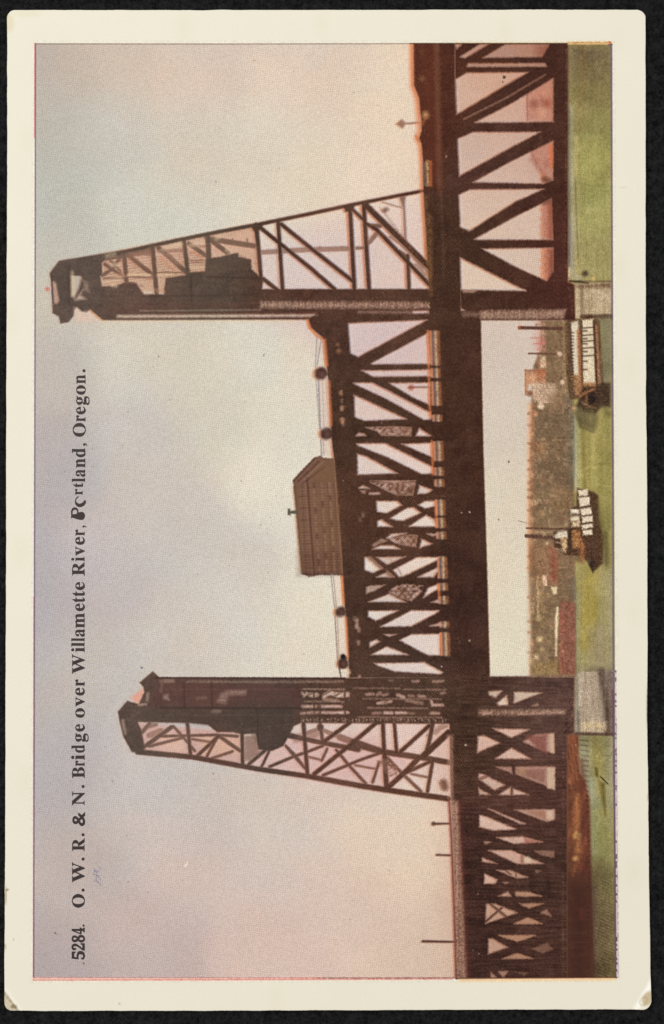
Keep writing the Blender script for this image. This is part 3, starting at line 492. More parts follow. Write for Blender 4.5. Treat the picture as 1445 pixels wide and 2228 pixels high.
for p in [[(931,720),(935,880),(937,905)],[(940,960),(942,1032)],[(953,1272),(956,1300)],[(960,1379),(962,1424)],[(948,1090),(950,1146)],[(744,1253),(748,1312)],[(753,1345),(757,1430)],[(716,830),(721,925)],[(707,740),(712,795)]]:
    L(p, 4.5, (224,128,76), .8, 3)
L([(670,697),(674,712),(685,727),(700,736)], 5, (222,124,72), .8, 3)
for x, y0, y1, d1 in WALK:
    L([(x+1,y0),(x+1+d1,y1)], 3.6, (222,132,86), .75, 2.4); L([(x+6,y0),(x+6+d1,y1)], 4, (104,92,100), .55, 2, None, .3)
    L([(x+12,y0),(x+12+d1,y1)], 4.5, (206,176,128), .7, 2.6, None, .35); L([(x+18,y0),(x+18+d1,y1)], 4, (168,92,50), .6, 3, None, .2)
# machine house on the span
HOUSE = [(637,1046),(644,1036),(684,996),(697,991),(703,996),(727,997),(734,1100),(746,1249),(700,1249),(672,1256),(657,1247),(648,1157),(641,1083)]
P(HOUSE, (118,86,70), 1, 1.8, 8, .04)
for k in range(5): L([(643+k*6,1046+k*1.5),(686+k*7,1000+k*5)], 2.6, (70,46,40) if k % 2 else (132,94,80), .6, 1.8, None, .3)
L([(662,1044),(694,1012),(705,1004)], 2.4, (160,122,104), .6, 1.8, None, .3); P([(676,1044),(700,1010),(727,1006),(731,1050)], (124,92,64), .5, 8, None, .5)
P(R(700,1100,742,1240), (112,84,58), .4, 14, None, .4); P(R(650,1200,742,1250), (88,56,48), .4, 10)
for k in range(13): L([(650+k*7,1054),(659+k*7,1247)], 2.2, (74,52,42) if k % 2 else (122,92,68), .30, 2, None, .8)
for k in range(30): L([(648+k*.4,1066+k*6),(736+k*.3,1064+k*6)], 1.8, (150,112,84), .34, 1.5, None, .8)
L([(641,1060),(648,1157),(657,1247)], 5, (96,76,56), .7, 3); L([(639,1047),(684,998)], 4, (84,58,46), .8, 2); L([(636,1060),(641,1100),(652,1240)], 3, (232,160,120), .5, 3)
L([(660,1249),(744,1250)], 3, (74,48,42), .9, 2); L([(730,1030),(745,1246)], 3, (150,100,72), .35, 2)
L([(668,1040),(684,1252)], 3.5, (70,48,42), .55, 2.2); L([(664,1050),(680,1250)], 2.5, (150,116,90), .4, 1.8, None, .4)
for k in range(14):
    for c_, (xa, w_) in enumerate(((682, 5), (699, 5), (716, 5))):
        y_ = 1052 + k * 14; x_ = xa + (y_ - 1040) * .062
        if x_ < 733: L([(x_,y_),(x_+.4,y_+6.5)], w_, (156,122,94) if (k + c_) % 4 else (90,62,50), .45, 2, None, .45)
for k in range(7): L([(651+k*2.2,1080+k*26),(668+k*2,1079+k*26)], 1.8, (78,54,44), .5, 1.5)
P([(626,1107),(632,1107),(632,1111),(647,1111),(647,1118),(632,1118),(632,1121),(626,1121)], (92,88,74), 1, 1.8, 8)
# cables over the span
def cable(p, fill=True):
    if fill: L(p, 16, (222,198,186), .0, 4)
for pts, wd, c, a in [([(705,826),(707,930)],20,(216,190,178),.55),([(711,958),(712,982)],18,(216,190,178),.55),([(733,1262),(736,1320)],16,(226,206,190),.6),([(741,1345),(746,1425)],18,(226,206,190),.6),
   ([(690,726),(686,800)],2,(150,136,130),.8),([(699,737),(690,795)],2,(136,124,130),.8),([(688,826),(695,932)],2,(168,144,132),.8),([(693,826),(697,932)],2.6,(120,116,132),.8),([(702,826),(705,932)],1.6,(180,160,150),.7),
   ([(698,957),(700,992)],2.4,(130,116,120),.8),([(703,957),(705,992)],2,(160,140,136),.7),([(720,1251),(728,1322)],2.4,(150,130,124),.8),([(725,1251),(732,1322)],2.4,(160,140,132),.7),([(729,1343),(735,1440)],2.4,(140,104,92),.8),([(734,1343),(738,1436)],2,(160,130,116),.7),([(738,1452),(742,1474)],3,(96,70,60),.9),
   ([(694,826),(692,800)],6,(214,150,120),.4)]:
    L(pts, wd, c, a, 1.6)
for x, y, r in [(698.5,813,13),(710.5,943.5,13),(741,1331.5,11),(746,1444,11)]:
    B(x, y, r*.9, (66,46,42), .8, 3, None, .25); B(x+2, y+1, r*.45, (126,84,72), .45, 4, None, .6); L([(x-r,y-3),(x-r,y+5)], 3, (222,140,108), .5, 3)
B(746.5,1429,5.5,(28,22,20),1,2)
for x, y, r in [(735,750,3),(737,764,5),(742,855,4),(744,888,4),(745,915,5)]: B(x, y, r, (196,138,100), .5, 4)
# lattice hatching over thin webs
for q in [[(829,931),(895,931),(894,948),(829,948)],[(846,1052),(902,1050),(900,1078),(860,1076)],[(850,1166),(905,1164),(905,1190),(862,1184)],[(852,1285),(900,1274),(896,1308),(866,1300)],[(800,1210),(810,1210),(870,1256),(855,1256)],[(826,452),(838,462),(930,580),(918,585)]]:
    s, a = cov_poly(q, 3)
    h1 = .5 + .5 * np.sin((GX[s] + GY[s]) * 1.15); h2 = .5 + .5 * np.sin((GX[s] - GY[s]) * 1.0)
    px((s, a * np.clip(N2[s], 0, 1)), (176,124,92), .35); px((s, a * np.clip((1 - h1) * 1.2 - .3, 0, 1)), (84,50,38), .6)
L([(340,1474.5),(560,1475),(750,1476)], 3, (60,36,36), .8, 1.5); L([(350,1540),(655,1541)], 4, (54,42,40), .6, 2.5); P([(345,1486),(655,1486),(655,1536),(320,1536)], (98,64,60), .45, 8, None, .4, NH); P([(300,1545),(640,1545),(600,1590),(320,1566)], (74,64,58), .4, 8)
L([(118,614),(124,658)], 5, (206,150,130), .6, 3); B(103,629,4,(212,96,92),.8,3); L([(112,600),(116,660)], 2, (70,52,70), .6, 1.5)
P([(163,670),(178,680),(196,678),(215,697),(165,702)], (228,190,172), .6, 6); L([(196,676),(222,697)], 3.5, (222,156,110), .8, 2.5)
L([(280,597),(326,598)], 3, (224,206,166), .7, 2); L([(345,598),(376,597)], 3, (220,200,160), .6, 2)
L([(260,688),(690,686)], 2.2, (206,188,166), .45, 2, None, .4); L([(224,700),(640,699)], 3, (224,200,160), .5, 4); L([(340,683),(690,680)], 3, (120,70,60), .4, 3)
L([(157,592),(160,640)], 6, (214,192,156), .6, 4)
for q in [[(232,556),(250,553)],[(244,577),(258,576)],[(232,612),(262,608)],[(246,621),(252,622)],[(352,545),(394,531)],[(416,532),(440,528)],[(470,520),(476,517)],[(416,580),(440,579)],[(494,545),(498,549)]]: L(q, 6, (222,200,168), .6, 5, None, .3)
for q in [[(230,572),(246,586)],[(285,556),(328,552)],[(350,548),(396,544)]]: L(q, 6, (134,92,84), .35, 4, None, .3)
for q in [[(282,562),(300,582)],[(350,560),(378,590)],[(412,545),(440,560)]]: L(q, 3, (190,120,86), .5, 3)
L([(232,676),(300,674)], 8, (100,66,58), .4, 5); L([(300,668),(560,664)], 5, (112,68,60), .35, 5); L([(268,619),(310,622)], 3, (96,70,66), .4, 3)
L([(205,568),(214,600),(218,640)], 8, (104,84,74), .3, 6); L([(150,580),(150,660)], 5, (62,50,46), .4, 4)
P([(448,565),(518,553),(546,566),(546,585),(448,600)], (102,84,72), .35, 3, None, .2); L([(452,602),(566,606)], 2.5, (58,44,38), .6, 2); L([(415,600),(417,655)], 4, (60,44,38), .5, 2.5); L([(500,560),(503,655)], 2.5, (100,80,68), .4, 2)
L([(310,645),(560,642)], 2.5, (66,50,44), .5, 2); L([(225,655),(560,660)], 3, (108,78,66), .4, 2.5, None, .4); L([(232,632),(300,630)], 3, (110,92,80), .4, 2.5, None, .5)
P([(540,1590),(640,1578),(628,1600),(592,1630),(566,1628)], (92,76,68), .3, 4, None, .2); L([(500,1592),(640,1574)], 2.5, (112,92,84), .35, 2, None, .4); L([(560,1545),(562,1628)], 2.5, (58,46,42), .5, 2)
L([(400,1486),(402,1538)], 3, (62,44,42), .5, 2.5); L([(460,1484),(462,1540)], 3, (62,44,42), .5, 2.5); L([(345,1500),(640,1500)], 2, (118,84,80), .4, 2, None, .4); L([(330,1556),(640,1556)], 2, (104,86,78), .4, 2, None, .4)
# tan dust on the posts
for q, c in [([(567,657),(936,658),(936,670),(567,670)],(206,166,140)),([(1046,676),(1231,674),(1226,693),(1046,694)],(196,164,136)),([(1043,1545),(1230,1544),(1230,1553),(1043,1556)],(190,160,134)),([(655,1563),(972,1563),(972,1571),(655,1571)],(206,180,160)),([(981,1742),(996,1742),(1014,2130),(996,2130)],(206,160,136))]:
    s, a = cov_poly(q, 4)
    along = GX[s] if q[0][1] == q[1][1] or abs(q[1][0] - q[0][0]) > 100 else GY[s]
    st = .5 + .5 * np.sin(along * .62 + 2 * N16[s]) * np.sin(along * .21)
    px((s, a * np.clip((N1[s] + N2[s] - .95) * .9 + st * .8 - .22, 0, 1)), c, .62)
L([(976,1742),(981,1830),(987,1990),(991,2130)], 4, (150,64,52), .55, 2.5); L([(1000,1742),(1012,2000),(1018,2130)], 7, (104,54,48), .5, 5)
P([(1142,1600),(1166,1600),(1190,1598),(1190,1640),(1170,1630)], (132,78,70), .8, 4, None, .15); L([(1201,1600),(1202,1635)], 7, (210,176,150), .9, 3, None, .2)
P([(1124,1672),(1188,1672),(1188,1706),(1124,1684)], (136,90,78), .75, 5, None, .2); P(R(1192,1672,1207,1716), (208,178,152), .92, 3, None, .15); B(1136,1678,8,(186,150,112),.5,5)
P([(1140,1763),(1190,1763),(1190,1786),(1150,1770)], (156,106,86), .7, 4); P(R(1189,1764,1203,1780), (214,184,162), .85, 4)
P([(1140,1822),(1180,1832),(1142,1836)], (150,84,70), .6, 3); B(1149,1871,6,(212,196,166),.9,4)
for q in [[(1122,1941),(1180,1949),(1122,1949)],[(1130,1966),(1182,1966),(1151,1976)],[(1118,2009),(1149,1997),(1180,2009)],[(1085,2036),(1165,2036),(1126,2048)],[(1093,2085),(1126,2075),(1161,2085)]]:
    P(q, (178,130,98), .5, 3, None, .3)
# flecks, dust and the pencil scribble
for x, y, r, c, a in [(1029,912,1.2,(60,50,46),.8),(1107,1005,1.8,(54,44,40),.9),(1085,1130,1.3,(90,80,70),.7),(1097,168,3.4,(80,54,44),.9),(1094,178,2,(110,80,66),.6),(838,458,3,(120,92,84),.7),(405,1882,2.6,(242,226,206),.9),(309,1453,2.2,(70,70,96),.8),(574,773,2,(110,104,96),.7),(345,776,2,(150,142,134),.6),(464,1683,2,(150,120,110),.6),
   (1253,1621,1.5,(206,176,150),.6),(1004,1116,1.6,(214,180,160),.8),(971,340,2,(190,160,140),.7),(1021,1394,2,(210,190,170),.7),(1013,1621,1.8,(226,206,180),.8),(1022,1114,1.6,(220,200,180),.9),(961,1450,1.5,(220,200,190),.8),(120,2030,1.8,(110,90,86),.8),(124,2032,1.2,(120,100,96),.6),(182,2096,2,(96,76,72),.8),(245,1700,1.8,(130,120,118),.6),(180,1500,1.6,(130,122,120),.6),
   (1042,2075,1.8,(130,110,96),.8),(1040,1945,1.6,(140,112,96),.7),(1029,2068,1.6,(120,96,90),.7)]:
    B(x, y, r, c, a, 1.5)
L([(402,1885),(408,1877)], 2.6, (244,228,206), .9, 1.5)
L([(568,1093),(582,1120)], 1, (160,150,140), 0)
rs = random.Random(11)
for _ in range(230):
    x, y = rs.uniform(85,1000), rs.uniform(100,2120)
    B(x, y, rs.uniform(.6,1.5), (146,128,118), rs.uniform(.2,.6), 1.2)
for q in [[(205,1892),(211,1900),(208,1911)],[(214,1886),(218,1890),(213,1898),(209,1894)],[(203,1902),(214,1905),(219,1914)],[(210,1914),(216,1922),(219,1926)],[(206,1890),(204,1906)],[(212,1908),(206,1916),(214,1920)]]:
    L(q, 1.7, (122,120,148), .55, 1.2, None, .4)
L([(1003,1170),(1013,1178)], 0.1, (0,0,0), 0)
# ------------------------------------------------------------------ border of the printed picture
TL, TR, BR, BLc = (76.5,94.5), (1331,94), (1342,2127.5), (72.5,2132)
s, a = cov_poly([TL, TR, BR, BLc], 1.2, .15)
INS = np.zeros((BH, BW), np.float32); INS[s] = a
PAPER = np.array([236, 231, 214], np.float32)
C = C * INS[..., None] + PAPER * (1 - INS[..., None])
L([(77.5,95),(76.5,700),(75,1400),(73.5,2131)], 2.4, (104,76,112), .8, 1.2, j=.2); L([(76,95),(75.5,300)], 2, (204,84,92), .8, 1.2, j=.2); L([(74,1300),(72.5,2131)], 2, (150,70,96), .6, 1.2, j=.2)
L([(77,95.5),(500,96),(894,95)], 1.6, (120,100,90), .75, 1.1, j=.2); L([(893,94.5),(1236,94.5)], 2, (70,48,30), .8, 1.2, j=.3); L([(990,92.5),(1236,92)], 2.4, (226,200,140), .4, 1.5, j=.3)
P([(1236,90.5),(1331,90.5),(1331,97),(1236,97)], (224,182,122), .95, 1.8); L([(1236,92.5),(1326,92)], 1.4, (176,120,70), .6, 1, None, .5); L([(1326,91),(1329,95)], 3, (196,70,60), .8, 1.5); L([(1324,97),(1332,97)], 2, (96,60,90), .8, 1.2)
L([(1330.5,98),(1332,700),(1335,1500),(1341,2126)], 3.4, (104,92,128), .85, 1.6, j=.4); L([(1334,1500),(1340,2126)], 2.4, (110,50,96), .5, 1.4, None, .3)
for y in range(1460, 2126, 5):
    t = (y - 700) / 1430.; L([(1337+6*t*.9,y),(1337+6*t*.9,y+2.5)], 2.6, (216,196,206) if rs.random() < .75 else (70,52,66), .7, 1.2)
L([(1341,1560),(1345.5,2126)], 1.6, (120,96,108), .5, 1.2, None, .5, j=.3)
L([(73,2129),(400,2130.5),(700,2128)], 6, (246,206,190), .9, 1.5, j=.2); L([(72,2132.5),(500,2131.5),(985,2130)], 2, (226,104,96), .75, 1.3, None, .3, j=.3); L([(73,2127),(500,2127.5),(990,2127)], 1.8, (176,110,110), .7, 1.2, None, .2)
L([(690,2128),(990,2128)], 1.6, (120,84,84), .7, 1.2); L([(992,2129.5),(1342,2127)], 2.2, (70,22,16), .95, 1.4, j=.3); L([(1000,2133),(1336,2130.5)], 5, (250,204,142), .8, 3, j=.3)
sh = blur(C.mean(-1), 3)
C = np.clip(C + ((C.mean(-1) - sh) * .75)[..., None], 0, 255)
# ---- which printed motif every point belongs to
dk = K > .5
reg = np.full((BH, BW), 7, np.int8)
reg[(GY > 1467)] = 12
reg[(GY > 694) & (GY < 1468)] = 6
t1 = (GX < 948) & (GY < 697) & (GY > 400) & (GX + (GY - 411) * .02 < 944); reg[t1] = 5
reg[(GX > 1003) & (GX < 1252) & (GY > 633) & (GY < 697)] = 5
reg[(GX < 978) & (GY >= 1468) & (GY < 1748)] = 11; reg[(GX < 740) & (GY > 1455)] = 11
reg[(GX > 1042) & (GY > 1468) & (GY < 1600)] = 11
K[:, :] = K
dk = (blur(K, 6) > .5) | (dk & (GX < 992) & (GY > 1780) & (GX < 975))
ok = dk & (ID != 8)
ID[ok & (ID != 8)] = reg[ok & (ID != 8)]
for i_, (x, y, r) in enumerate([(698.5,813,14),(710.5,943.5,14),(741,1331.5,12),(746,1444,12)]):
    ID[((GX - x) ** 2 + (GY - y) ** 2 < (r + .5) ** 2) & (GX < x + r * .8)] = 14 + i_
#PAINT-END

# ------------------------------------------------------------------ materials
def lin(c):
    c = np.asarray(c, float) / 255.
    return np.where(c <= .04045, c / 12.92, ((c + .055) / 1.055) ** 2.4)
LIGHT = 1.05                                    # displayed value = print colour x this
class NT:
    def __init__(s, name):
        s.m = bpy.data.materials.new(name); s.m.use_nodes = True; s.t = s.m.node_tree; s.n = s.t.nodes; s.b = s.n['Principled BSDF']
    def a(s, k, **kw):
        n = s.n.new(k)
        for q, v in kw.items(): setattr(n, q, v)
        return n
    def l(s, x, y): s.t.links.new(x, y)
    def math(s, op, x, y=None, z=None):
        n = s.a('ShaderNodeMath', operation=op)
        for i, v in enumerate((x, y, z)):
            if v is None: continue
            if hasattr(v, 'links'): s.l(v, n.inputs[i])
            else: n.inputs[i].default_value = v
        return n.outputs[0]
    def noise(s, vec, scale, detail=2.0, rough=.5):
        n = s.a('ShaderNodeTexNoise'); n.inputs['Scale'].default_value = scale; n.inputs['Detail'].default_value = detail; n.inputs['Roughness'].default_value = rough
        s.l(vec, n.inputs['Vector']); return n.outputs['Fac']
def paper(name, halftone, rough, spec):
    M = NT(name); tc = M.a('ShaderNodeTexCoord').outputs['Object']
    at = M.a('ShaderNodeVertexColor', layer_name='ink')
    # paper mottle and fibre grain
    f = M.math('ADD', M.math('MULTIPLY', M.math('SUBTRACT', M.noise(tc, 90, 3), .5), .05), M.math('MULTIPLY', M.math('SUBTRACT', M.noise(tc, 2600, 3, .7), .5), .07))
    f = M.math('ADD', f, 1.0)
    if halftone:
        # rosette of the printing screen: two crossed gratings a little under half a millimetre apart
        sep = M.a('ShaderNodeSeparateXYZ'); M.l(tc, sep.inputs[0]); x, y = sep.outputs[0], sep.outputs[1]
        def wave(ax, ay, ph=0.0): return M.math('SINE', M.math('ADD', M.math('ADD', M.math('MULTIPLY', x, ax), M.math('MULTIPLY', y, ay)), ph))
        k = 2 * math.pi / .00043
        g1 = M.math('MULTIPLY', wave(k * .80, k * .60), wave(-k * .60, k * .80))
        g2 = M.math('MULTIPLY', wave(k * .97 * .97, k * .26 * .97), wave(-k * .26 * .97, k * .97 * .97))
        h = M.math('ADD', M.math('MULTIPLY', g1, .12), M.math('MULTIPLY', g2, .08))
        am = M.math('ADD', M.math('MULTIPLY', M.noise(tc, 160, 2), 1.4), .25)
        # the dots are strongest in the mid tones and vanish where the ink is solid
        f = M.math('ADD', f, M.math('MULTIPLY', M.math('MULTIPLY', h, am), at.outputs['Alpha']))
        f = M.math('ADD', f, M.math('MULTIPLY', M.math('SUBTRACT', M.noise(tc, 3800, 3, .8), .5), .75))
    mx = M.a('ShaderNodeVectorMath', operation='SCALE'); M.l(at.outputs['Color'], mx.inputs[0]); M.l(f, mx.inputs['Scale'])
    M.l(mx.outputs[0], M.b.inputs['Base Color'])
    M.b.inputs['Roughness'].default_value = rough; M.b.inputs['Specular IOR Level'].default_value = spec
    bp = M.a('ShaderNodeBump'); bp.inputs['Strength'].default_value = .25; bp.inputs['Distance'].default_value = .00003
    M.l(M.noise(tc, 1500, 4, .6), bp.inputs['Height']); M.l(bp.outputs[0], M.b.inputs['Normal'])
    return M.m
MAT_PRINT = paper('printed_ink', True, .5, .16)
MAT_CARD = paper('card_paper', False, .6, .25)
def plain(name, col, rough=.8, spec=.2, scale=1500, amp=.25):
    M = NT(name); tc = M.a('ShaderNodeTexCoord').outputs['Object']
    f = M.math('ADD', M.math('MULTIPLY', M.math('SUBTRACT', M.noise(tc, scale, 3), .5), amp * 2), 1.0)
    mx = M.a('ShaderNodeVectorMath', operation='SCALE'); mx.inputs[0].default_value = tuple(col); M.l(f, mx.inputs['Scale'])
    M.l(mx.outputs[0], M.b.inputs['Base Color']); M.b.inputs['Roughness'].default_value = rough; M.b.inputs['Specular IOR Level'].default_value = spec
    return M
# ------------------------------------------------------------------ mesh helper
def mesh(name, V, F, mat, parent=None, ink=None):
    me = bpy.data.meshes.new(name); V = np.asarray(V, np.float32); F = np.asarray(F, np.int32); n = F.shape[1]
    me.vertices.add(len(V)); me.vertices.foreach_set('co', V.ravel())
    me.loops.add(F.size); me.loops.foreach_set('vertex_index', F.ravel())
    me.polygons.add(len(F)); me.polygons.foreach_set('loop_start', np.arange(0, F.size, n, dtype=np.int32)); me.polygons.foreach_set('loop_total', np.full(len(F), n, np.int32))
    me.update(calc_edges=True)
    if ink is not None:
        a = me.color_attributes.new('ink', 'FLOAT_COLOR', 'POINT'); a.data.foreach_set('color', np.asarray(ink, np.float32).ravel())
    me.materials.append(mat)
    o = bpy.data.objects.new(name, me); COL.objects.link(o); o.parent = parent
    return o
card = bpy.data.objects.new('postcard', None); COL.objects.link(card); card.empty_display_size = .05
card['label'] = 'old colour printed postcard of a steel lift bridge, lying sideways with cream borders'
card['category'] = 'postcard'
# ------------------------------------------------------------------ the printed picture, cut along its printed motifs
ST = 1.25
nx, ny = int((BW - 2) / ST), int((BH - 2) / ST)
nx -= nx % 4; ny -= ny % 4
gx = X0 + .5 + np.arange(nx + 1) * ST; gy = Y0 + .5 + np.arange(ny + 1) * ST
def samp(A, x, y):
    u = x - X0 - .5; v = y - Y0 - .5
    iu = np.clip(u.astype(int), 0, BW - 2); iv = np.clip(v.astype(int), 0, BH - 2); fu = (u - iu); fv = (v - iv)
    if A.ndim == 3: fu = fu[None, :, None]; fv = fv[:, None, None]
    else: fu = fu[None, :]; fv = fv[:, None]
    a = A[iv][:, iu] * (1 - fu) + A[iv][:, iu + 1] * fu; b = A[iv + 1][:, iu] * (1 - fu) + A[iv + 1][:, iu + 1] * fu
    return a * (1 - fv) + b * fv
CV = samp(C, gx, gy)
LV = np.clip(lin(CV) / LIGHT - .011, .0015, 1)
lum = CV.mean(-1)
dots = np.clip((lum - 60) / 90, 0, 1) * samp(INS, gx, gy)
INK = np.concatenate([LV, dots[..., None]], -1).reshape(-1, 4)
XX, YY = np.meshgrid(gx, gy)
ZP = TH + .00001
VP = plane(XX, YY, ZP).reshape(-1, 3)
cxm = (gx[:-1] + gx[1:]) / 2; cym = (gy[:-1] + gy[1:]) / 2
CID = ID[(cym - Y0).astype(int)][:, (cxm - X0).astype(int)].astype(int)
ML = [(70, 88), (1338, 87), (1349, 2137), (66, 2139)]
CXX, CYY = np.meshgrid(cxm, cym)
inside = np.ones(CXX.shape, bool)
for i in range(4):
    a, b = ML[i], ML[(i + 1) % 4]
    inside &= ((b[0] - a[0]) * (CYY - a[1]) - (b[1] - a[1]) * (CXX - a[0])) > 0
CID[~inside] = -1
bi = CID.reshape(ny // 4, 4, nx // 4, 4)
bmin = bi.min((1, 3)); bmax = bi.max((1, 3))
cr = np.zeros((ny // 4, nx // 4))
for dy in range(5):
    for dx in range(5):
        cr = np.maximum(cr, np.abs(CV[dy:dy + ny - 3:4, dx:dx + nx - 3:4][:ny // 4, :nx // 4] - CV[:ny:4, :nx:4]).max(-1))
coarse = (bmin == bmax) & (bmin >= 0) & (cr < 7)
cmask = np.repeat(np.repeat(coarse, 4, 0), 4, 1)
W1 = nx + 1
LABELS = {0: 'pale grey and cream sky of the printed picture', 1: 'olive green printed river', 2: 'brown far shore with warehouses, seen beyond the bridge', 3: 'pale pier under the tower nearer the top edge', 4: 'white steamboat beside the upper pier',
          5: 'near lift tower with its counterweight, upper of the two', 6: 'dark truss lift span between the towers', 7: 'truss approach at the top edge of the picture', 8: 'brown machine house on the lift span', 9: 'pale pier under the lower tower',
          10: 'white steamboat out on the river, lower of the two', 11: 'far lift tower with latticed back, lower of the two', 12: 'truss approach at the bottom edge of the picture', 13: 'rust red shore behind the lower approach'}
root_print = None
ORDER = [0] + list(range(1, 18))
for k in ORDER:
    jj, ii = np.nonzero((CID == k) & ~cmask)
    q = jj * W1 + ii
    F1 = np.stack([q, q + W1, q + W1 + 1, q + 1], -1)
    jj, ii = np.nonzero(coarse & (bmin == k)); q = jj * 4 * W1 + ii * 4
    F2 = np.stack([q, q + 4 * W1, q + 4 * W1 + 4, q + 4], -1)
    F = np.concatenate([F1, F2])
    if not len(F): continue
    u, inv = np.unique(F.ravel(), return_inverse=True)
    o = mesh('picture_print' if k == 0 else NAMES[k], VP[u], inv.reshape(F.shape), MAT_PRINT, card if k == 0 else root_print, INK[u])
    if k in LABELS: o['label'] = LABELS[k]
    if k == 0: root_print = o; o['label'] = 'printed picture of the bridge, its pale sky filling the left side'
# ------------------------------------------------------------------ card stock
def corner(cx, cy, r, a0, a1, n=26): return [(cx + r * math.cos(a), cy + r * math.sin(a)) for a in np.linspace(a0, a1, n)]
PI = math.pi
base = corner(32, 38, 16.5, PI, 1.5 * PI) + [(400, 21.5), (800, 21), (1180, 20.5)] + corner(1386, 40, 19, -PI / 2, 0) + [(1405.5, 300), (1405.5, 620), (1406.5, 870), (1407, 905), (1409, 1120), (1409.5, 1462), (1408.5, 1560), (1410.5, 1700), (1413, 1950)] \
    + corner(1397.5, 2177, 20, 0, PI / 2) + [(1320, 2196.5), (900, 2198), (500, 2199.5), (100, 2200)] + corner(27, 2182, 17, PI / 2, PI, 16) + [(9.5, 2100), (11, 1800), (12.5, 1300), (14, 700), (15.5, 300)]
out = []
for i in range(len(base)):
    a = np.array(base[i]); b = np.array(base[(i + 1) % len(base)]); n = max(1, int(np.hypot(*(b - a)) / 4))
    for t in range(n): out.append(a + (b - a) * t / n)
out = np.array(out); NO = len(out)
rr = np.random.RandomState(5)
d = out - np.roll(out, 1, 0); nrm = np.stack([d[:, 1], -d[:, 0]], -1); nrm /= np.linalg.norm(nrm, axis=1)[:, None] + 1e-9
nn = rr.randn(NO); sm = sum(np.roll(nn, k) for k in range(-4, 5)) / 9 * .55 + nn * .10
out = out + nrm * sm[:, None]
RX0, RY0, RX1, RY1 = 82, 100, 1326, 2121
inner = np.stack([np.clip(out[:, 0], RX0, RX1), np.clip(out[:, 1], RY0, RY1)], -1)
rings, ink = [], []
cw = rr.rand(64, 64)
def wear(x, y):
    """paper colour with its soiling; alpha unused"""
    c = np.tile(np.array([236., 231., 214.]), (len(x), 1))
    def mix(mask, col, c): return c * (1 - mask[:, None]) + np.array(col) * mask[:, None]
    def ell(cx, cy, rx, ry, soft=.5, ang=0.0):
        ca, sa = math.cos(ang), math.sin(ang); u = ((x - cx) * ca + (y - cy) * sa) / rx; v = (-(x - cx) * sa + (y - cy) * ca) / ry
        return np.clip((1 - np.sqrt(u * u + v * v)) / soft, 0, 1)
    n = np.sin(x * .9 + 3 * np.sin(y * .37)) * .5 + .5; n2 = np.sin(y * .61 + x * .23) * .5 + .5
    c = mix(ell(20, 50, 14, 26) * .5, (222, 212, 172), c); c = mix(ell(60, 30, 40, 10) * .35, (226, 218, 184), c)
    c = mix(ell(14, 30, 6, 16) * .4, (206, 192, 150), c)
    # folded, soiled corner at the lower left
    e = (x - 11) * .80 + (y - 2158) * -.60                 # distance in front of the crease
    band = np.clip(1 - np.abs(e + 2) / 3.2, 0, 1) * (y > 2146); side = np.clip((-e - 0) / 5, 0, 1) * (y > 2150)
    c = mix(side * (.30 + .25 * n), (168, 150, 112), c); c = mix(band * (.45 + .35 * n2), (112, 96, 62), c)
    c = mix(np.clip(1 - np.abs(e - 5) / 4, 0, 1) * (y > 2150) * .6, (252, 248, 232), c)
    c = mix(ell(30, 2190, 9, 5) * .7, (120, 100, 66), c)
    # bruised corner at the lower right: white crease and tan patch
    f = (x - 1412) * .86 + (y - 2142) * .50
    c = mix(np.clip(1.2 - np.abs(f - 3) / 8, 0, 1) * np.clip((y - 2105) / 20, 0, 1) * .95, (255, 254, 246), c)
    c = mix(ell(1409, 2172, 13, 20, .35, .5) * .85, (196, 176, 140), c)
    c = mix(np.clip(ell(1400, 2178, 9, 13, .3, .5) - ell(1400, 2178, 7, 11, .3, .5), 0, 1) * .7, (170, 150, 116), c)
    # rubbed edges
    c = mix(ell(1409, 1540, 4, 60) * .6, (168, 160, 140), c); c = mix(ell(1410, 1470, 4, 5) * .9, (255, 255, 250), c); c = mix(ell(1410, 1735, 3.5, 12) * .5, (180, 172, 150), c)
    c = mix(ell(13, 1948, 3, 26) * .6, (170, 150, 110), c); c = mix(ell(16, 1936, 4, 3) * .8, (130, 108, 80), c); c = mix(ell(12, 2060, 2.5, 8) * .5, (170, 150, 110), c)
    c = mix(ell(259, 2184, 2.2, 3.2) * .7, (170, 160, 140), c); c = mix(ell(30, 2044, 1.6, 1.6) * .7, (150, 130, 100), c); c = mix(ell(1120, 2018, 3, 8) * .2, (200, 190, 165), c)
    for a, b in ((60, 300), (24, 700), (45, 1200), (1370, 800), (1380, 1330), (700, 50), (1100, 70), (600, 2170), (1380, 1900), (400, 60), (55, 1700), (1350, 580)):
        c = mix(ell(a, b, 26, 50, 1) * .10, (206, 196, 150), c)
    c = mix(np.clip(1 - np.abs(y - 406 - (x - 1336) * .1) / 1.2, 0, 1) * (x > 1336) * (x < 1390) * .22, (180, 170, 140), c)
    return c
def relief(x, y):
    z = np.zeros_like(x)
    e = (x - 11) * .80 + (y - 2158) * -.60; z += np.where((e < 0) & (y > 2140) & (x < 60), .000010 * np.clip(-e, 0, 20), 0)
    f = (x - 1412) * .86 + (y - 2142) * .50; z += np.where((f > 0) & (x > 1360) & (y > 2100), .000008 * np.clip(f, 0, 22), 0)
    return z
VS, FS, KS2 = [], [], []
prof = [(0.0, 0.0, -1.0), (-.6, 0.0, -.2), (0.0, 0.0, 0.0)]
levels = [(-.4, .00002), (.2, TH * .4), (0.1, TH - .00010), (.45, TH - .00003), (1.2, TH)]
def ring(px_in, z, ts=None):
    k = out - nrm * px_in * -1 if False else out + (inner - out) / (np.linalg.norm(inner - out, axis=1)[:, None] + 1e-9) * px_in
    return k, z
R_ = []
